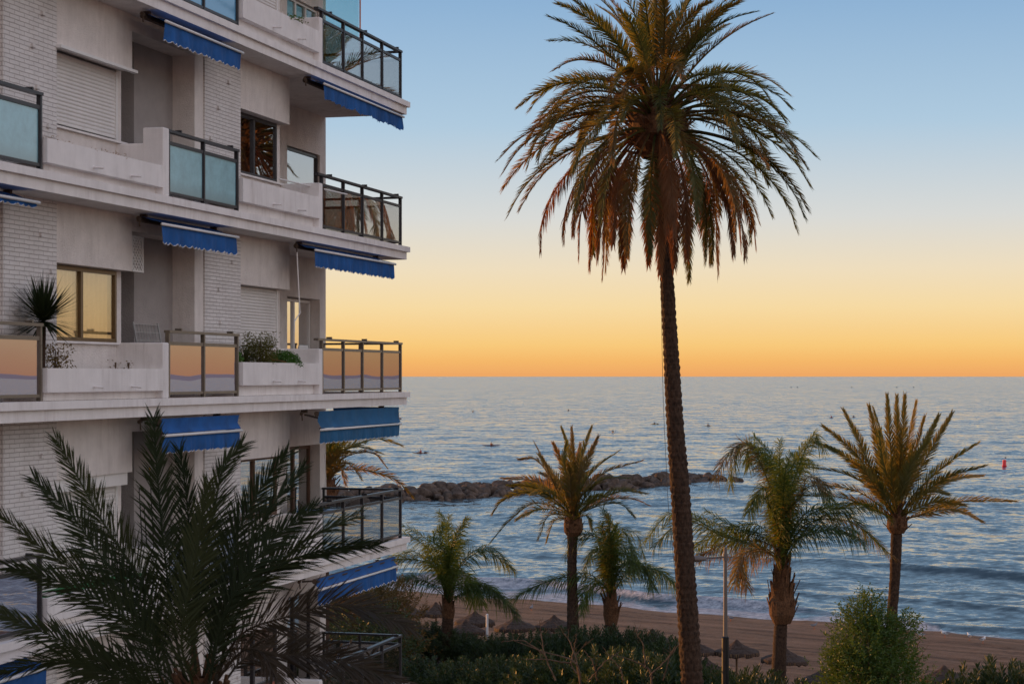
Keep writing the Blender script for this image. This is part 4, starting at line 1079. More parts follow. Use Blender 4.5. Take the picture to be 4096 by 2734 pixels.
# rods standing on the fourth storey
for i, (s, d, ln, lab) in enumerate(((10.62, -.75, 1.55, 'leftmost and tall of three dark fishing rods leaning in the recess'), (10.45, -.75, 1.25, 'shortest and middle of three dark fishing rods leaning in the recess'), (10.25, -.75, 1.75, 'tallest and rightmost dark fishing rod, yellow tipped, leaning in the recess'))):
    o = on_balc('fishing_rod', lab, 'fishing rod', s, d, FL[4]+.006)
    mb = MB(); mb.tube([(0, .06, 0), (-.05, -.06, ln)], [.014, .008], 6); mb.build('slim_rod', M['cable'], o)
    mb = MB(); mb.tube([(0, .055, .25), (-.01, .04, .55)], .022, 6); mb.tube([(-.01, .07, .6), (.05, .1, .6)], .03, 8); mb.build('reel', M['darkmetal'], o)
    if i == 2:
        mb = MB(); mb.tube([(-.05, -.06, ln), (-.055, -.07, ln+.1)], .012, 6); mb.build('tip', M['kayak_yellow'], o)
# wicker chairs and table on the fourth-storey corner balcony
def wicker(s, d, z, rz, label):
    o = on_balc('wicker_chair', label, 'chair', s, d, z, rz)
    mb = MB(); mb.box(-.26, .26, -.24, .26, .34, .42); mb.build('seat', M['rattan'], o)
    mb = MB(); n = 14
    for i in range(n+1):
        a = PI*(i/n); x, y = .30*math.cos(a), -.30*math.sin(a); h = .62+.22*math.sin(a)
        mb.v += [(x, y, .40), (x*1.08, y*1.08, h), (x*1.0, y*1.0, h), (x*.92, y*.92, .40)]
    for i in range(n):
        for k in range(3): a = 4*i+k; mb.f.append((a, a+4, a+5, a+1))
    mb.build('backrest', M['rattan'], o)
    for x in (-.22, .22):
        for y in (-.2, .2):
            mb = MB(); mb.tube([(x, y, 0), (x, y, .36)], .022, 6); mb.build('leg', M['rattan'], o)
    mb = MB(); mb.box(-.22, .22, -.2, .22, .42, .48); c = mb.build('cushion', M['blue_plastic'], o); bv = c.modifiers.new('edge', 'BEVEL'); bv.width = .02; bv.segments = 2
wicker(2.1, -1.25, FL[4]+.006, .3, 'wicker chair with blue cushion nearest the tall brown balcony door')
wicker(1.0, -.85, FL[4]+.006, PI-.5, 'wicker chair with blue cushion by the outer corner of the railing')
wicker(4.3, -1.0, FL[4]+.006, 0, 'wicker chair with blue cushion behind the white partition wall')
o = on_balc('balcony_table', 'small table with a pale top and blue and white cloth behind the dark railing', 'table', 3.2, -.75, FL[4]+.006)
mb = MB(); mb.lathe([(0, .70), (.36, .70), (.37, .715), (.36, .73), (0, .73)], n=20); mb.build('table_top', M['plastic'], o)
for i in range(3):
    a = i*2.1; mb = MB(); mb.tube([(.26*math.cos(a), .26*math.sin(a), 0), (.12*math.cos(a), .12*math.sin(a), .70)], .018, 6); mb.build('leg', M['rattan'], o)
mb = MB()
for i in range(6): mb.box(-.30+.08*i, -.265+.08*i, -.362, -.378, .50, .725)
mb.box(-.33, .2, -.3, .3, .731, .738)
mb.build('cloth', M['blue_plastic'], o)
# striped folding chair on the lowest corner balcony
o = on_balc('deck_chair', 'blue and white striped deck chair inside the lowest corner balcony', 'chair', 1.7, -1.0, FL[5]+.006, PI)
mb = MB(); m2 = MB()
for i in range(9):
    (mb if i % 2 else m2).quad((-.25+i*.056, -.25, .95), (-.194+i*.056, -.25, .95), (-.194+i*.056, .15, .38), (-.25+i*.056, .15, .38))
mb.build('blue_stripes', M['awning'], o); m2.build('white_stripes', M['plastic'], o)
for x in (-.27, .27):
    mb = MB(); bar(mb, (x, -.27, 1.0), (x, .3, 0), .03); bar(mb, (x, -.2, 0), (x, .2, .45), .03); mb.build('frame', M['post'], o)
# sunlit edge of the top balcony's glass screen, its sunlight painted orange
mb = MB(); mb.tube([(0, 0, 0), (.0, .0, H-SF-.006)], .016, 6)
o = mb.build('slim_rod', M['edge_sunlight']); o.location = b2w(.37, -.93, FL[1]+.006); tag(o, 'orange-painted sunlight on the edge of the clear glass screen, top corner balcony', 'slim_rod')

# ------------------------------------------------------------------ balcony plants
def leaf_quad(mb, p, d, l, w_, rng, droop=.2):
    W = d.cross(Vector((rng.gauss(0,1), rng.gauss(0,1), rng.gauss(0,1)))).normalized()*w_*.5
    m_ = p+d*l*.5; e = p+d*l+Vector((0,0,-droop*l))
    i = len(mb.v); mb.v += [tuple(p), tuple(m_+W), tuple(e), tuple(m_-W)]; mb.f.append((i, i+1, i+2, i+3))
def rosette(mb, c, n, l, w_, rng, lo=-.2, up=1.):
    for i in range(n):
        az = i*2.39996; e = lo+(up-lo)*rng.random()
        d = Vector((math.cos(az)*math.cos(e*1.5), math.sin(az)*math.cos(e*1.5), math.sin(e*1.5))).normalized()
        W = Vector((-d.y, d.x, 0)).normalized()*w_*.5
        L_ = l*rng.uniform(.8, 1.1); m_ = c+d*L_*.4; e_ = c+d*L_+Vector((0,0,-.06*L_))
        i0 = len(mb.v); mb.v += [tuple(c-W*.6), tuple(c+W*.6), tuple(m_+W), tuple(m_-W), tuple(e_)]
        mb.f += [(i0, i0+1, i0+2, i0+3), (i0+3, i0+2, i0+4)]
def plant(name, label, cat, p): return empty(name, p, 0, label, cat)
rng = random.Random(31)
o = plant('yucca', 'spiky green yucca in the planter beside the left mirrored balcony glass', 'plant', b2w(14.4, -.32, FL[3]+.37))
mb = MB(); mb.tube([(0,0,0), (.02,.02,.62)], [.05,.035], 7); mb.build('trunk', M['bark'], o)
mb = MB(); rosette(mb, Vector((.02,.02,.66)), 260, .66, .030, rng, -.35, 1.); mb.build('foliage', M['palm_dark'], o)
def shrub(name, label, p, r, h, n, mat, ll, lw, seed, upright=False):
    rg = random.Random(seed); o = plant(name, label, 'plant', p); mb = MB()
    for i in range(n):
        if upright:
            st = Vector((rg.uniform(-r, r), rg.uniform(-r, r), 0)); hh = h*rg.uniform(.5, 1); q = st+Vector((rg.gauss(0,.04), rg.gauss(0,.04), hh*rg.random()))
        else:
            v = Vector((rg.gauss(0,1), rg.gauss(0,1), abs(rg.gauss(0,1)))).normalized()*(.55+.45*rg.random()); q = Vector((v.x*r, v.y*r, v.z*h))
        d = Vector((rg.gauss(0,1), rg.gauss(0,1), rg.gauss(.5,.8))).normalized()
        leaf_quad(mb, q, d, ll*rg.uniform(.7,1.2), lw, rg)
    mb.build('foliage', M[mat], o)
    mb = MB()
    for i in range(5): mb.tube([(0,0,0), (rg.uniform(-r,r)*.6, rg.uniform(-r,r)*.6, h*.7)], .006, 4)
    mb.build('stem', M['twig'], o)
shrub('small_shrub', 'small dark leggy shrub below the yucca in the left planter', b2w(14.05, -.3, FL[3]+.37), .17, .42, 420, 'palm_dull', .05, .02, 1, True)
shrub('round_shrub', 'small round green shrub at the left end of the right planter', b2w(8.3, -.3, FL[3]+.49), .2, .28, 1300, 'shrubleaf', .04, .022, 2)
shrub('round_shrub', 'wide low green shrub at the right end of the right planter', b2w(6.1, -.3, FL[3]+.49), .34, .27, 2600, 'shrubleaf', .04, .022, 3)
shrub('upright_shrub', 'tall dark upright shrub in the middle of the right planter, below the closed shutter', b2w(7.1, -.32, FL[3]+.49), .24, .58, 2400, 'palm', .06, .016, 4, True)
o = plant('small_palm', 'small blue green palm in the right planter beside the round shrub', 'plant', b2w(7.75, -.3, FL[3]+.49)); mb = MB(); rosette(mb, Vector((0,0,.05)), 60, .34, .022, rng, -.1, 1.); mb.build('foliage', M['palm_dark'], o)
o = plant('dead_frond', 'dry orange palm leaf hanging over the front of the right planter', 'leaf', b2w(7.1, -.16, FL[3]+.55))
frond_mesh(rng, [(.3,-.05,.0), (0,.02,.05), (-.18,.17,.0), (-.3,.22,-.14)], 26, .13, .015, .25, .2, .3, .3, rr=.006).build('foliage', M['dryleaf'], o)
for i, (s, h) in enumerate(((14.5,.13), (14.1,.10), (13.5,.06), (13.0,.10), (12.6,.11))):
    shrub('dry_grass', 'tufts of dry brown grass along the planter under the closed white shutter', b2w(s, -.22, FL[2]+.37), .13, h, 110, 'dryleaf', .06, .008, 50+i, True)
for o_ in [q for q in bpy.data.objects if q.name.startswith('dry_grass')]: o_['group'] = 'dry grass tufts in the planter'
for i, s in enumerate((12.35, 11.95)):
    shrub('seedling', ['left dark seedling standing in the planter under the gold framed window', 'right dark seedling in the planter, next to the partition wall'][i], b2w(s, -.3, FL[3]+.37), .03, .2, 40, 'palm_dull', .035, .015, 70+i, True)
shrub('trailing_plant', 'sparse yellow green plant trailing over the top planter', b2w(6.2, -.2, FL[1]+.5), .4, .12, 130, 'bushleaf', .06, .03, 77)
shrub('round_shrub', 'potted green shrub on the fourth storey planter, behind the dark fronds', b2w(6.6, -.3, FL[4]+.49), .2, .24, 700, 'palm_dark', .05, .02, 78)
o = on_balc('artificial_turf', 'strip of bright green turf in the planter of the fourth storey', 'turf', 13.1, -.31, FL[4]+.376)
mb = MB(); mb.box(-1.6, 1.6, -.23, .23, 0, .03); mb.build('mat', M['turf'], o)
pr = random.Random(9)
for i, (s, lab) in enumerate(((14.45, 'large pale pebble on the green turf strip, leftmost'), (14.0, 'small pale pebble on the green turf strip, right of the large one'))):
    me = ROCKS[i].copy(); me.materials.clear(); me.materials.append(M['pebble'])
    o = bpy.data.objects.new('pebble', me); col.objects.link(o); o.location = b2w(s, -.2, FL[4]+.43); o.scale = (.1-.04*i, .08-.03*i, .06-.02*i); tag(o, lab, 'pebble')

# ------------------------------------------------------------------ hedge, bushes and twigs along the beach edge
def oleander_mesh(seed, r, h, n):
    rg = random.Random(seed); mb = MB(); st = MB()
    for i in range(n):
        az = rg.random()*2*PI; q = rg.random()**.5
        foot = Vector((math.cos(az)*q*.35*r, math.sin(az)*q*.35*r, 0))
        hh = h*(1-.42*q*q)*rg.uniform(.62, 1.08)
        tip = Vector((math.cos(az)*q*r*1.1+rg.gauss(0,.12), math.sin(az)*q*r*1.1+rg.gauss(0,.12), hh))
        ax_ = (tip-foot).normalized()
        if i % 5 == 0: st.tube([foot, foot.lerp(tip, .6)+Vector((0,0,.1)), tip], [.02,.012,.006], 4)
        Ls = rg.uniform(.5, .95)
        nw = 9
        for k in range(nw):
            c = tip-ax_*Ls*(k/(nw-1))
            sp = .35+.65*(k/(nw-1))
            for j in range(3):
                a2 = j*2.094+k*1.05+rg.uniform(-.3,.3)
                s = Vector((math.cos(a2), math.sin(a2), 0))
                d = (s*sp + ax_*(1.05-sp*.6)).normalized()
                leaf_quad(mb, c, d, rg.uniform(.19,.30)*(.75 if k == 0 else 1), .050, rg, .12)
    return mb, st
OLE = []
for i in range(3):
    a, b = oleander_mesh(200+i, 1.7, 2.9, 330)
    o = empty('oleander_bush', (0,0,0)); a.build('foliage', M['oleander'], o); b.build('stem', M['twig'], o)
    OLE.append(o)
orng = random.Random(77); first = {}
def oleander(xD, topD, Y, k, label, sc_=1.0):
    proto = OLE[k % 3]
    if k % 3 not in first: o = proto; first[k % 3] = 1
    else: o = copy_tree(proto)
    p = at(xD, topD, Y); hgt = max(1.2, p.z-GZ)
    o.location = (p.x, Y, GZ); o.scale = (sc_*max(.9, hgt/3.4), sc_*max(.9, hgt/3.4), hgt/3.15); o.rotation_euler = (0, 0, orng.uniform(0, 6.28))
    tag(o, label, 'bush', 'oleander bushes in the hedge along the beach')
    return o
HED = [(935,1432,101,'oleander bush at the left end of the hedge, touching the corner of the building'),
 (985,1422,99,'oleander bush in the hedge at the foot of the left feathery palm'), (1040,1440,98,'oleander bush in front of the left feathery palm trunk'),
 (1095,1452,97,'oleander bush below the two overlapping thatched parasols'), (1150,1448,95,'oleander bush below the white post on the beach'),
 (1205,1444,93,'oleander bush below the drooping thatched parasol'), (1262,1440,91,'oleander bush left of the middle date palm trunk'),
 (1318,1428,90,'oleander bush covering the foot of the middle date palm'), (1372,1432,89,'oleander bush between the middle date palm and middle feathery palm'),
 (1425,1428,88,'oleander bush in front of the middle feathery palm trunk'), (1475,1436,87,'oleander bush right of the middle feathery palm'),
 (1528,1452,85,'oleander bush left of the tallest palm trunk'), (1560,1490,82,'oleander bush close behind the tallest palm trunk'),
 (1625,1522,78,'oleander bush between the tallest palm and the lamp post'), (1680,1530,75,'oleander bush at the foot of the lamp post'),
 (1735,1520,72,'oleander bush between lamp post and shaggy feathery palm'), (1795,1545,69,'oleander bush in front of the shaggy feathery palm trunk'),
 (2185,1548,68,'oleander bush right of the bright green tree'), (2260,1505,69,'tall oleander bush in the bottom right corner'), (2325,1512,68,'oleander bush at the right edge of the picture'),
 (960,1500,86,'front oleander bush beside the lowest balcony'), (1060,1500,84,'front oleander bush in the dark left part of the hedge'), (1150,1495,82,'front oleander bush left of the bare branches'),
 (1250,1490,80,'front oleander bush behind the bare branches'), (1350,1480,79,'front oleander bush behind the tallest bare branch'), (1440,1480,77,'front oleander bush right of the bare branches'), (1520,1500,75,'front oleander bush by the tallest palm trunk'),
 (1860,1562,66,'low oleander bush between shaggy palm and bright green tree')]
for i, (x, t, Y, lab) in enumerate(HED):
    oleander(x, t, Y, i, lab, 1.15 if t > 1470 and x < 1540 else 1.0)

def dense_tree(name, label, base, top, blobs, mat, n, ll, lw, seed, cat='tree'):
    """many-stemmed small tree: leafy sprays on limbs reaching into each blob (centre, radius)"""
    rg = random.Random(seed); o = empty(name, base, 0, label, cat)
    mb = MB(); tr = MB()
    tr.tube([(0,0,0), (.05,.02,(top.z-base.z)*.45), (top.x-base.x, .05, (top.z-base.z)*.95)], [.13,.08,.012], 8)
    tot = sum(r_**1.5 for _, r_ in blobs)
    for c, r_ in blobs:
        c = Vector(c)-base
        tr.tube([(0,0,max(.3, c.z*.3)), (c.x*.5, c.y*.5, c.z*.72), c], [.05,.03,.008], 5)
        for i in range(int(n*r_**1.5/tot)):
            v = Vector((rg.gauss(0,1), rg.gauss(0,1), rg.gauss(0,1))).normalized()
            s0 = c+v*r_*(.35+.80*rg.random()**.7)*rg.choice((1,1,1,1.2,1.5))
            ax_ = (v+Vector((0,0,.9))).normalized()
            for k in range(11):
                p = s0+ax_*(k*.045)
                d = (Vector((rg.gauss(0,1), rg.gauss(0,1), rg.gauss(0,.6))).normalized()+ax_*.9).normalized()
                leaf_quad(mb, p, d, ll*rg.uniform(.7,1.2), lw, rg, .1)
    tr.build('trunk', M['twig'], o); mb.build('crown', M[mat], o)
    return o
Y = 66
bl = [(at(1998,1375,Y), .20), (at(2000,1405,Y), .30), (at(1985,1425,Y), .32), (at(2003,1440,Y+.3), .38), (at(1962,1425,Y), .38), (at(1950,1450,Y+.4), .45), (at(1990,1465,Y-.4), .6), (at(2030,1450,Y+.3), .38), (at(2075,1440,Y), .32),
      (at(2050,1462,Y-.2), .42), (at(1962,1490,Y-.3), .58), (at(2010,1500,Y-.5), .85), (at(2050,1510,Y+.3), .6), (at(1938,1530,Y+.2), .5), (at(1985,1545,Y-.6), .95), (at(2045,1545,Y-.3), .7), (at(1938,1565,Y), .55), (at(1960,1590,Y), 1.0), (at(2050,1590,Y), 1.0), (at(2000,1640,Y), 1.2), (at(2085,1440,Y+.2), .22), (at(1925,1512,Y-.2), .28)]
bp_ = at(2000, 1568, Y); bp_.z = GZ
dense_tree('leafy_tree', 'bright green small leafy tree in front of the right date palm trunk', bp_, at(2000,1352,Y), bl, 'bushleaf', 2700, .15, .042, 5)
for i, (x, y, Y, lab) in enumerate(((790,1375,92,'dry orange tinged shrub behind the building corner, below the lowest awning, left one'), (845,1360,94,'dry orange tinged shrub beneath the lowest awning, between two others'), (900,1368,96,'dry orange tinged shrub below the left feathery palm fronds'), (760,1440,88,'dark shrub behind the lowest corner balcony'), (880,1430,90,'dark shrub between the lowest balcony and the hedge'))):
    c = at(x, y, Y); b = Vector((c.x, Y, GZ))
    dense_tree('dry_shrub', lab, b, c+Vector((0,0,.6)), [(c, .8), (c+Vector((-.7,.2,-.7)), .9), (c+Vector((.7,-.2,-.8)), .9), (c+Vector((0,0,-1.6)), 1.2), (c+Vector((.5,-.5,-2.6)), 1.2), (c+Vector((-.8,-.3,-2.4)), 1.2)], 'scrub' if i < 3 else 'oleander', 620, .22, .05, 60+i, 'shrub')
def bare_shrub(label, Y, strokes, seed):
    rg = random.Random(seed); o0 = at(*strokes[0][0], Y); base = Vector((o0.x, Y, GZ)); o = empty('bare_shrub', base, 0, label, 'shrub')
    for i, st in enumerate(strokes):
        P = [at(x, y, Y+rg.uniform(-.4,.4))-base for x, y in st]
        if i == 0: P.insert(0, Vector((0,0,0)))
        C = catmull(P, 14); C = [c+Vector((rg.gauss(0,.015), rg.gauss(0,.02), rg.gauss(0,.015))) for c in C]
        mb = MB(); mb.tube(C, [(.030 if i else .05)*(1-.8*k/14)+.004 for k in range(15)], 5)
        for q in range(3):
            c = C[rg.randint(5,12)]; e = c+Vector((rg.uniform(-.35,.35), rg.uniform(-.2,.2), rg.uniform(.1,.45))); mb.tube([c, c.lerp(e,.5)+Vector((.02,0,.03)), e], [.010,.008,.004], 4)
        mb.build('branch', M['twig'], o)
bare_shrub('bare leafless shrub with forked orange lit twigs in front of the hedge', 73, [[(1330,1560),(1315,1515),(1270,1500),(1180,1470)], [(1325,1545),(1310,1520),(1330,1490),(1362,1462)], [(1310,1520),(1318,1480),(1323,1452)],
  [(1330,1560),(1318,1500),(1300,1460),(1270,1425)], [(1275,1560),(1250,1500),(1240,1450),(1238,1420)], [(1350,1560),(1385,1520),(1430,1490)], [(1250,1500),(1200,1470),(1150,1470)], [(1310,1520),(1255,1512),(1200,1510)], [(1370,1560),(1360,1520),(1340,1490)]], 4)
bare_shrub('thin bare twiggy shrub beside the tallest palm trunk', 72, [[(1495,1560),(1480,1530),(1455,1515),(1405,1500)], [(1480,1530),(1475,1480),(1455,1440)], [(1490,1550),(1530,1510),(1548,1480)], [(1430,1560),(1420,1530),(1380,1480)], [(1520,1560),(1540,1500),(1580,1450)]], 6)
bare_shrub('fine bare reddish twigs right of the bright green tree', 68, [[(2090,1568),(2095,1510),(2110,1470)], [(2090,1550),(2110,1510),(2128,1480)], [(2088,1530),(2085,1490),(2092,1465)]], 8)

# ------------------------------------------------------------------ beach things
def parasol(xD, yD, r, lab, tilt=0., droop=.28, seed=0):
    rg = random.Random(seed)
    # height above the sand fixes the distance
    Y = 100.0
    for _ in range(12):
        X = (xD*K-2048)/F*Y; zt = sand_z(X, Y)+2.55
        Y = (HC-zt)*F/(yD*K-EYE)
    o = empty('thatched_parasol', (X, Y, sand_z(X, Y)-.02), rg.uniform(0,6), lab, 'parasol', 'thatched parasols on the beach')
    mb = MB(); mb.tube([(0,0,-.2), (.01,0,2.3)], [.055,.05], 8); mb.build('post', M['post'], o)
    mb = MB(); n = 44; prof = [(.02,2.58), (.07,2.55), (.18,2.42), (.34,2.30), (.55,2.21), (.57,2.18), (.80,2.10), (1.0,2.01), (1.03,1.97), (1.05,1.83), (1.0,1.79), (.96,1.93), (.5,2.1), (.05,2.4)]
    base = 0
    for r_, z in prof:
        for j in range(n):
            a = 2*PI*j/n; q = 1+.05*noise.noise(Vector((math.cos(a)*2, math.sin(a)*2, seed+r_)))
            zz = z + (.05*noise.noise(Vector((a*3, r_*4, seed))) if r_ > .2 else 0) - (droop*.25*max(0, math.cos(a-seed))*r_)
            if 1.84 >= z >= 1.7: zz += .09*noise.noise(Vector((j*1.7, seed, 0)))
            mb.v.append((r_*r*q*math.cos(a), r_*r*q*math.sin(a), zz))
    for k in range(len(prof)-1):
        for j in range(n):
            a = k*n+j; b = k*n+(j+1) % n; mb.f.append((a, b, b+n, a+n))
    t = mb.build('thatch', M['thatch'], o)
    mb = MB()                                             # straw ends hanging off the rim
    for j in range(170):
        a = rg.random()*2*PI; rr_ = r*rg.uniform(.94,1.06); zt = 1.98-(droop*.25*max(0, math.cos(a-seed)))
        p = Vector((rr_*math.cos(a), rr_*math.sin(a), zt)); l = rg.uniform(.12,.34); W = Vector((-math.sin(a), math.cos(a), 0))*.014
        e = p+Vector((math.cos(a)*.05, math.sin(a)*.05, -l)); i = len(mb.v); mb.v += [tuple(p-W), tuple(p+W), tuple(e)]; mb.f.append((i,i+1,i+2))
    mb.build('fringe', M['dryleaf'], t)
    return o
PAR = [(1000,1380,1.02,'thatched parasol left of the left feathery palm trunk, farthest along the beach'), (1090,1400,1.1,'larger rear one of two overlapping thatched parasols right of the left feathery palm'),
 (1068,1420,1.05,'front one of two overlapping thatched parasols, just above the hedge'), (1182,1412,1.12,'ragged thatched parasol right of the white post'), (1271,1409,1.05,'thatched parasol just left of the middle date palm trunk'),
 (1497,1441,.95,'thatched parasol mostly hidden by the hedge, right of the middle feathery palm'), (1592,1464,1.05,'thatched parasol partly behind the tallest palm trunk'), (1690,1466,1.08,'thatched parasol directly behind the lamp post'),
 (1800,1482,1.1,'thatched parasol behind the shaggy feathery palm trunk'), (1890,1529,1.0,'thatched parasol with sunlit edge, left of the bright green tree'), (2166,1525,1.08,'thatched parasol at the lower right, apart from the others'), (1620,1505,.8,'low thatched parasol between the tallest palm and lamp post'),
 (935,1382,1.0,'thatched parasol half hidden beside the building, leftmost on the beach'), (1258,1443,.9,'thatched parasol sunk in the hedge left of the middle date palm')]
for i, (x, y, r, lab) in enumerate(PAR): parasol(x, y, r, lab, seed=i*1.7, droop=.3 if i in (3, 8, 9) else .12)

def beach_post(name, lab, x, yt, yb, Y, r, mat):
    p = at(x, yb, Y); q = at(x, yt, Y); p.z = sand_z(p.x, Y)-.1
    mb = MB(); mb.tube([(0,0,0), (0,0,q.z-p.z)], [r, r*.85], 8); mb.lathe([(r*.85, q.z-p.z), (r*.95, q.z-p.z+.02), (.01, q.z-p.z+.06)], n=8)
    tag(mb.build(name, M[mat], loc=p), lab, 'post')
beach_post('white_post', 'white post with a notched top on the sand beside the overlapping parasols', 1117.5, 1409, 1450, 104, .075, 'white')
beach_post('wooden_post', 'thin brown wooden post behind the parasol left of the middle date palm', 1186, 1396, 1440, 111, .055, 'post')
beach_post('thin_post', 'thin pale post standing left beside the building corner shrubs', 940, 1345, 1400, 104, .035, 'post')

# lamp post
Yl = 70.5; p = at(1664, 1525, Yl); base = Vector((p.x, Yl, GZ))
o = empty('street_lamp', base, 0, 'slim street lamp, grey above and black below, its head reaching left over the beach', 'street lamp')
zt = at(1664, 1254, Yl).z-GZ; zb = at(1664, 1462, Yl).z-GZ
mb = MB(); mb.tube([(0,0,zb), (0,0,zt)], [.080,.062], 12); mb.build('upper_pole', M['lamp_grey'], o)
mb = MB(); mb.tube([(0,0,0), (0,0,zb)], [.14,.13], 12); mb.lathe([(.13,zb), (.145,zb+.02), (.10,zb+.06)], n=12); mb.build('lower_pole', M['lamp_black'], o)
za = at(1664, 1283, Yl).z-GZ
mb = MB(); mb.tube([(.05,0,za+.12), (-.15,0,za+.10), (-.75,0,za+.05)], .03, 8); mb.tube([(0,0,za-.02), (0,0,za+.22)], .095, 12); mb.build('arm', M['lamp_grey'], o)
mb = MB(); nseg = 14
for i in range(nseg+1):
    t = i/nseg; xx = -.70-.68*t; ww = .17*math.sin(PI*min(1, .12+t*.86))**.5; hh = .10*math.sin(PI*min(1, .1+t*.88))**.6
    for j in range(12):
        a = 2*PI*j/12; mb.v.append((xx, ww*math.cos(a), za+.02+(hh*1.3 if math.sin(a) > 0 else hh*.8)*math.sin(a)))
for i in range(nseg):
    for j in range(12): a = i*12+j; b = i*12+(j+1) % 12; mb.f.append((a, b, b+12, a+12))
mb.f += [tuple(range(12)), tuple(nseg*12+j for j in range(12))]
hd = mb.build('lamp_head', M['lamp_grey'], o, True)
mb = MB(); mb.lathe([(0,-.03), (.10,-.02), (.13,.02)], (-1.05,0,za-.06), 12); mb.build('lens', M['glass_clear'], hd)

# blue and white thing behind the hedge: stacked sun beds
p = at(1505, 1478, 92); o = empty('sun_lounger', (p.x, 92, sand_z(p.x, 92)), .5, 'blue and white sun lounger stack glimpsed through the hedge top', 'sun lounger')
hgt = max(.5, p.z-sand_z(p.x, 92))
mb = MB(); mb.box(-.9,.9,-.3,.3,hgt-.14,hgt-.04); mb.build('blue_pad', M['blue_plastic'], o)
mb = MB(); mb.box(-.95,.95,-.33,.33,hgt-.36,hgt-.15); bar(mb, (.9,0,hgt-.1), (1.1,0,hgt-.5), .5, .05); mb.build('frame', M['white'], o)
for x in (-.8, .8):
    for y in (-.25, .25):
        mb = MB(); mb.box(x-.04, x+.04, y-.04, y+.04, 0, hgt-.36); mb.build('leg', M['white'], o)

# birds on the waterline
def gull(xD, yD, rz, lab, mat, sc_=1.):
    Y = 120.
    for _ in range(12):
        X = (xD*K-2048)/F*Y; Y = (HC-max(.02, sand_z(X, Y)))*F/(yD*K-EYE)
    o = empty('gull' if mat == 'gull_white' else 'pigeon', (X, Y, max(.02, sand_z(X, Y))), rz, lab, 'bird')
    me = bpy.data.meshes.new('body'); P = [(-.26,0,.27), (-.12,0,.25), (.02,0,.26), (.12,0,.31), (.155,0,.40), (.20,0,.41), (.25,0,.395)]
    me.from_pydata(P, [(i, i+1) for i in range(6)], []); b = bpy.data.objects.new('body', me); col.objects.link(b); b.parent = o
    sk = b.modifiers.new('skin', 'SKIN'); 
    for v, r_ in zip(me.skin_vertices[0].data, (.022,.07,.088,.06,.045,.04,.008)): v.radius = (r_, r_*1.05)
    me.skin_vertices[0].data[2].use_root = True
    b.modifiers.new('sub', 'SUBSURF').render_levels = 1; me.materials.append(M[mat])
    for sg in (-1, 1):
        q = MB(); i0 = 0
        q.v = [(.06, sg*.075, .31), (.04, sg*.095, .24), (-.20, sg*.06, .25), (-.34, sg*.02, .29), (-.15, sg*.05, .335)]; q.f = [(0,1,2,4), (4,2,3)]; q.build('wing', M['gull_grey'], o)
        q = MB(); q.tube([(0, sg*.03, .2), (-.01, sg*.03, 0)], .008, 4); q.tube([(-.01, sg*.03, .005), (.05, sg*.03, .005)], .008, 4); q.build('leg', M['cloth_orange'], o)
    o.scale = (sc_, sc_, sc_)
gull(2110.5, 1465, 2.8, 'white gull on the waterline, first right of the right date palm trunk', 'gull_white', 1.15)
gull(2167, 1463, 3.0, 'white gull at the edge of the foam, second right of the palm', 'gull_white', 1.25)
gull(2224, 1468, 1.9, 'white gull standing in the foam, third right of the palm', 'gull_white', 1.1)
gull(2255, 1476, .6, 'white gull on wet sand, farthest to the right', 'gull_white', 1.1)
gull(1868, 1442, .3, 'dark bird on the sand between the shaggy palm and the green tree', 'gull_grey', 1.0)
gull(1676, 1424, 2.6, 'dark bird on the wet sand right of the lamp post', 'gull_grey', .9)
gull(1219, 1402, 1.2, 'dark bird on the sand left of the middle date palm trunk', 'gull_grey', 1.1)

# ------------------------------------------------------------------ kayaks, paddlers, buoys
def hull_mesh(Ln, W, rocker=.16):
    mb = MB(); n = 22; m_ = 12
    for i in range(n+1):
        t = i/n*2-1; ww = W*.5*max(.02, (1-abs(t)**2.4)); kz = rocker*abs(t)**2.6
        for j in range(m_):
            a = 2*PI*j/m_; s, c = math.sin(a), math.cos(a)
            mb.v.append((t*Ln/2, ww*c, .10+kz+(s*.16*(1-.55*abs(t)**2) if s < 0 else s*.07*(1-.3*abs(t)))))
    for i in range(n):
        for j in range(m_): a = i*m_+j; b = i*m_+(j+1) % m_; mb.f.append((a, b, b+m_, a+m_))
    mb.f += [tuple(range(m_)), tuple(n*m_+j for j in range(m_))]
    return mb
def person_mesh():
    me = bpy.data.meshes.new('person_body')
    P = [(0,0,.12), (-.02,0,.32), (-.03,0,.52), (-.01,0,.60), (.01,0,.68), (.02,0,.80),          # pelvis..head
         (-.02,.17,.53), (.10,.30,.36), (.34,.34,.34), (.42,.33,.35),
         (-.02,-.17,.53), (.12,-.28,.40), (.34,-.22,.44), (.42,-.20,.46),
         (.05,.11,.12), (.42,.14,.26), (.80,.10,.10), (.05,-.11,.12), (.42,-.14,.26), (.80,-.10,.10)]
    Ed = [(0,1),(1,2),(2,3),(3,4),(4,5),(2,6),(6,7),(7,8),(8,9),(2,10),(10,11),(11,12),(12,13),(0,14),(14,15),(15,16),(0,17),(17,18),(18,19)]
    rd = [.15,.14,.15,.06,.085,.09,.075,.05,.038,.045,.075,.05,.038,.045,.10,.075,.05,.10,.075,.05]
    me.from_pydata(P, Ed, []); return me, rd
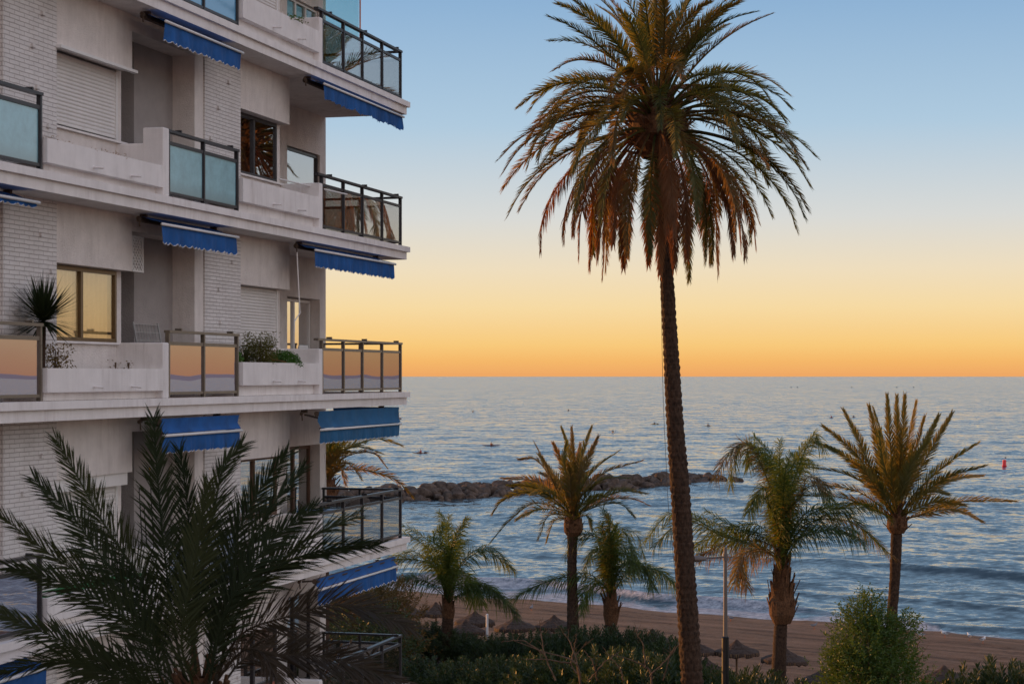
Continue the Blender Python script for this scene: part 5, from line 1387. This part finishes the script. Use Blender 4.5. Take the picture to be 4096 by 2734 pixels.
def kayak(xD, yD, rz, hullmat, vest, lab, plab, dlab, Ln=4.0, pad=.5, crew=True, gear=False):
    p = at_z(xD, yD, 0); p.z = swell(p.x, p.y)+.03
    o = empty('kayak', p, rz, lab, 'kayak', 'kayaks on the sea')
    hull_mesh(Ln, .78).build('hull', M[hullmat], o, True)
    mb = MB(); mb.lathe([(.30,.175), (.33,.20), (.30,.215), (.26,.19)], n=16); c = mb.build('cockpit_rim', M['cloth_dark'], o)
    if gear:
        mb = MB(); mb.box(-1.6,-1.2,-.2,.2,.19,.36); mb.lathe([(.16,.2),(.2,.35),(.1,.48),(.01,.5)], (-1.0,0,0), 10); mb.build('gear', M['cloth_dark'], o)
    if not crew: return o
    q = empty('person', p+Vector((0,0,.08)), rz, plab, 'person')
    me, rd = person_mesh(); b = bpy.data.objects.new('body', me); col.objects.link(b); b.parent = q
    b.modifiers.new('skin', 'SKIN')
    for v, r_ in zip(me.skin_vertices[0].data, rd): v.radius = (r_, r_)
    me.skin_vertices[0].data[0].use_root = True
    sm = b.modifiers.new('sub', 'SUBSURF'); sm.render_levels = 1; me.materials.append(M['skin'])
    mb = MB(); mb.lathe([(.10,.60), (.20,.55), (.215,.38), (.20,.20), (.17,.18)], (-.02,0,0), 14); mb.build('vest', M[vest], q, True)
    mb = MB(); mb.lathe([(.100,.76), (.112,.82), (.10,.88), (.05,.915), (.0,.92)], (.012,0,0), 12); mb.build('hair', M['hair'], q, True)
    mb = MB(); a = Vector((.43, .33-.55, .55-.9*pad*.5)); 
    d = Vector((0, .82, .57*pad)).normalized(); c0 = Vector((.43, .02, .46))
    mb.tube([c0-d*.85, c0+d*.85], .016, 6)
    for sg in (-1, 1):
        e0 = c0+d*sg*.72; e1 = c0+d*sg*1.15; w_ = d.cross(Vector((1,0,0))).normalized()*.10
        i = len(mb.v); mb.v += [tuple(e0), tuple((e0+e1)/2+w_), tuple(e1), tuple((e0+e1)/2-w_)]; mb.f.append((i,i+1,i+2,i+3))
    pd = mb.build('paddle', M['cloth_dark']); pd.location = q.location; pd.rotation_euler = (0,0,rz); tag(pd, dlab, 'paddle')
    return o
kk = [(965,1038,PI,'kayak_red','cloth_red','dark red kayak nearest the building, stern packed with gear','person in a red vest hunched in the kayak nearest the building',.1,4.0,True),
 (1127,1022,.12,'kayak_red','cloth_orange','slender dark red kayak lying broadside, second from the building','person in an orange vest in the slender broadside kayak',-.7,4.6,False),
 (1085,945,1.5,'kayak_red','cloth_dark','small far red kayak seen end on, upper left of the sea','dark clothed person in the far kayak at upper left',.3,3.6,False),
 (1304,942,1.35,'kayak_yellow','cloth_dark','orange kayak seen end on, far above the middle date palm','dark clothed person in the far orange kayak above the middle palm',.35,3.8,False),
 (1406,992,1.75,'kayak_white','cloth_dark','pale kayak seen end on, just right of the middle date palm top','dark clothed person in the pale kayak right of the middle palm top',.2,3.6,False),
 (1502,973,2.6,'kayak_yellow','cloth_dark','yellow kayak just left of the tallest palm trunk','dark clothed person in the yellow kayak left of the tallest trunk',.3,3.8,True),
 (1624,977,.5,'kayak_white','cloth_dark','pale kayak just right of the tallest palm trunk','dark clothed person raising a paddle near the tallest trunk',1.6,3.6,False),
 (1907,958,.8,'kayak_red','cloth_red','far small kayak left of the right date palm top','person in red in the far kayak left of the right palm',1.2,3.2,False),
 (1958,957,1.0,'kayak_red','cloth_dark','far kayak showing between the right date palm fronds','dark clothed person glimpsed between the right palm fronds',.5,3.4,False)]
for x, y, rz, hm_, vm_, lab, plab, pad, ln, gr in kk:
    kayak(x, y, rz, hm_, vm_, lab, plab, 'paddle held by the '+plab.replace('person in a ', 'paddler in ').replace('dark clothed person', 'paddler').replace('person in', 'paddler in').replace(' hunched', ''), ln, pad, True, gr)
kayak(1967, 986.5, .05, 'cloth_dark', 'cloth_dark', 'empty dark kayak hull floating behind the left fronds of the right palm', '', '', 5.2, 0, False)

p = at_z(2304, 1069.5, 0); p.z = swell(p.x, p.y)
o = empty('marker_buoy', p, 0, 'bright red marker buoy with a dark topmark, alone on the right side of the sea', 'buoy')
s_ = p.y/F
o.scale = (.58,.58,.58)
mb = MB(); mb.lathe([(.01,-.4), (.62*1., -.3), (.85,.05), (.85,.25), (.62,.35), (.60,2.0), (.55,2.12), (.3,2.2), (.01,2.22)], n=20); mb.build('float', M['buoy_red'], o, True)
for a in (0, 2.1, 4.2):
    mb = MB(); mb.tube([(.38*math.cos(a), .38*math.sin(a), 2.1), (.08*math.cos(a)+.05, .08*math.sin(a), 2.75)], .03, 5); mb.build('strut', M['white'], o)
mb = MB(); mb.box(-.2,.2,-.2,.2,2.75,3.2); q = mb.build('topmark', M['cloth_dark'], o); q.rotation_euler = (0,.25,0); q.location = (-.35,0,0)
for i, (x, lab) in enumerate(((1815,'first'), (1829,'second'), (1954,'third'), (2057,'fourth'), (2096,'fifth'))):
    p = at_z(x, 888.5, 0); mb = MB(); mb.lathe([(.01,-.5), (1.0,-.2), (1.2,.3), (.7,.9), (.01,1.2)], n=10)
    tag(mb.build('float_buoy', M['cloth_dark'], None, True, p), 'tiny dark float just under the horizon, %s from the left' % lab, 'buoy', 'tiny floats near the horizon')

# ------------------------------------------------------------------ low unseen house, added behind the apartment building to shade the hedge
o = empty('added_house', (-38, 124, 0), rad(-32), 'low white house added unseen behind the apartment building to shade the hedge', 'building')
mb = MB(); mb.box(-16, 16, -5, 5, GZ-.2, 9.6); mb.build('wall', M['plaster'], o)
mb = MB(); mb.box(-16.3, 16.3, -5.3, 5.3, 9.6, 9.9); mb.build('roof', M['terracotta'], o)
for i in range(8):
    for sg in (-1, 1):
        x = -14+i*4
        mb = MB(); mb.box(x-.7, x+.7, sg*5-.04, sg*5+.04, 4.6, 6.4); f = mb.build('window', M['white'], o)
        mb = MB(); mb.box(x-.6, x+.6, sg*5-.05, sg*5+.05, 4.7, 6.3); mb.build('pane', M['glass_win'], f)
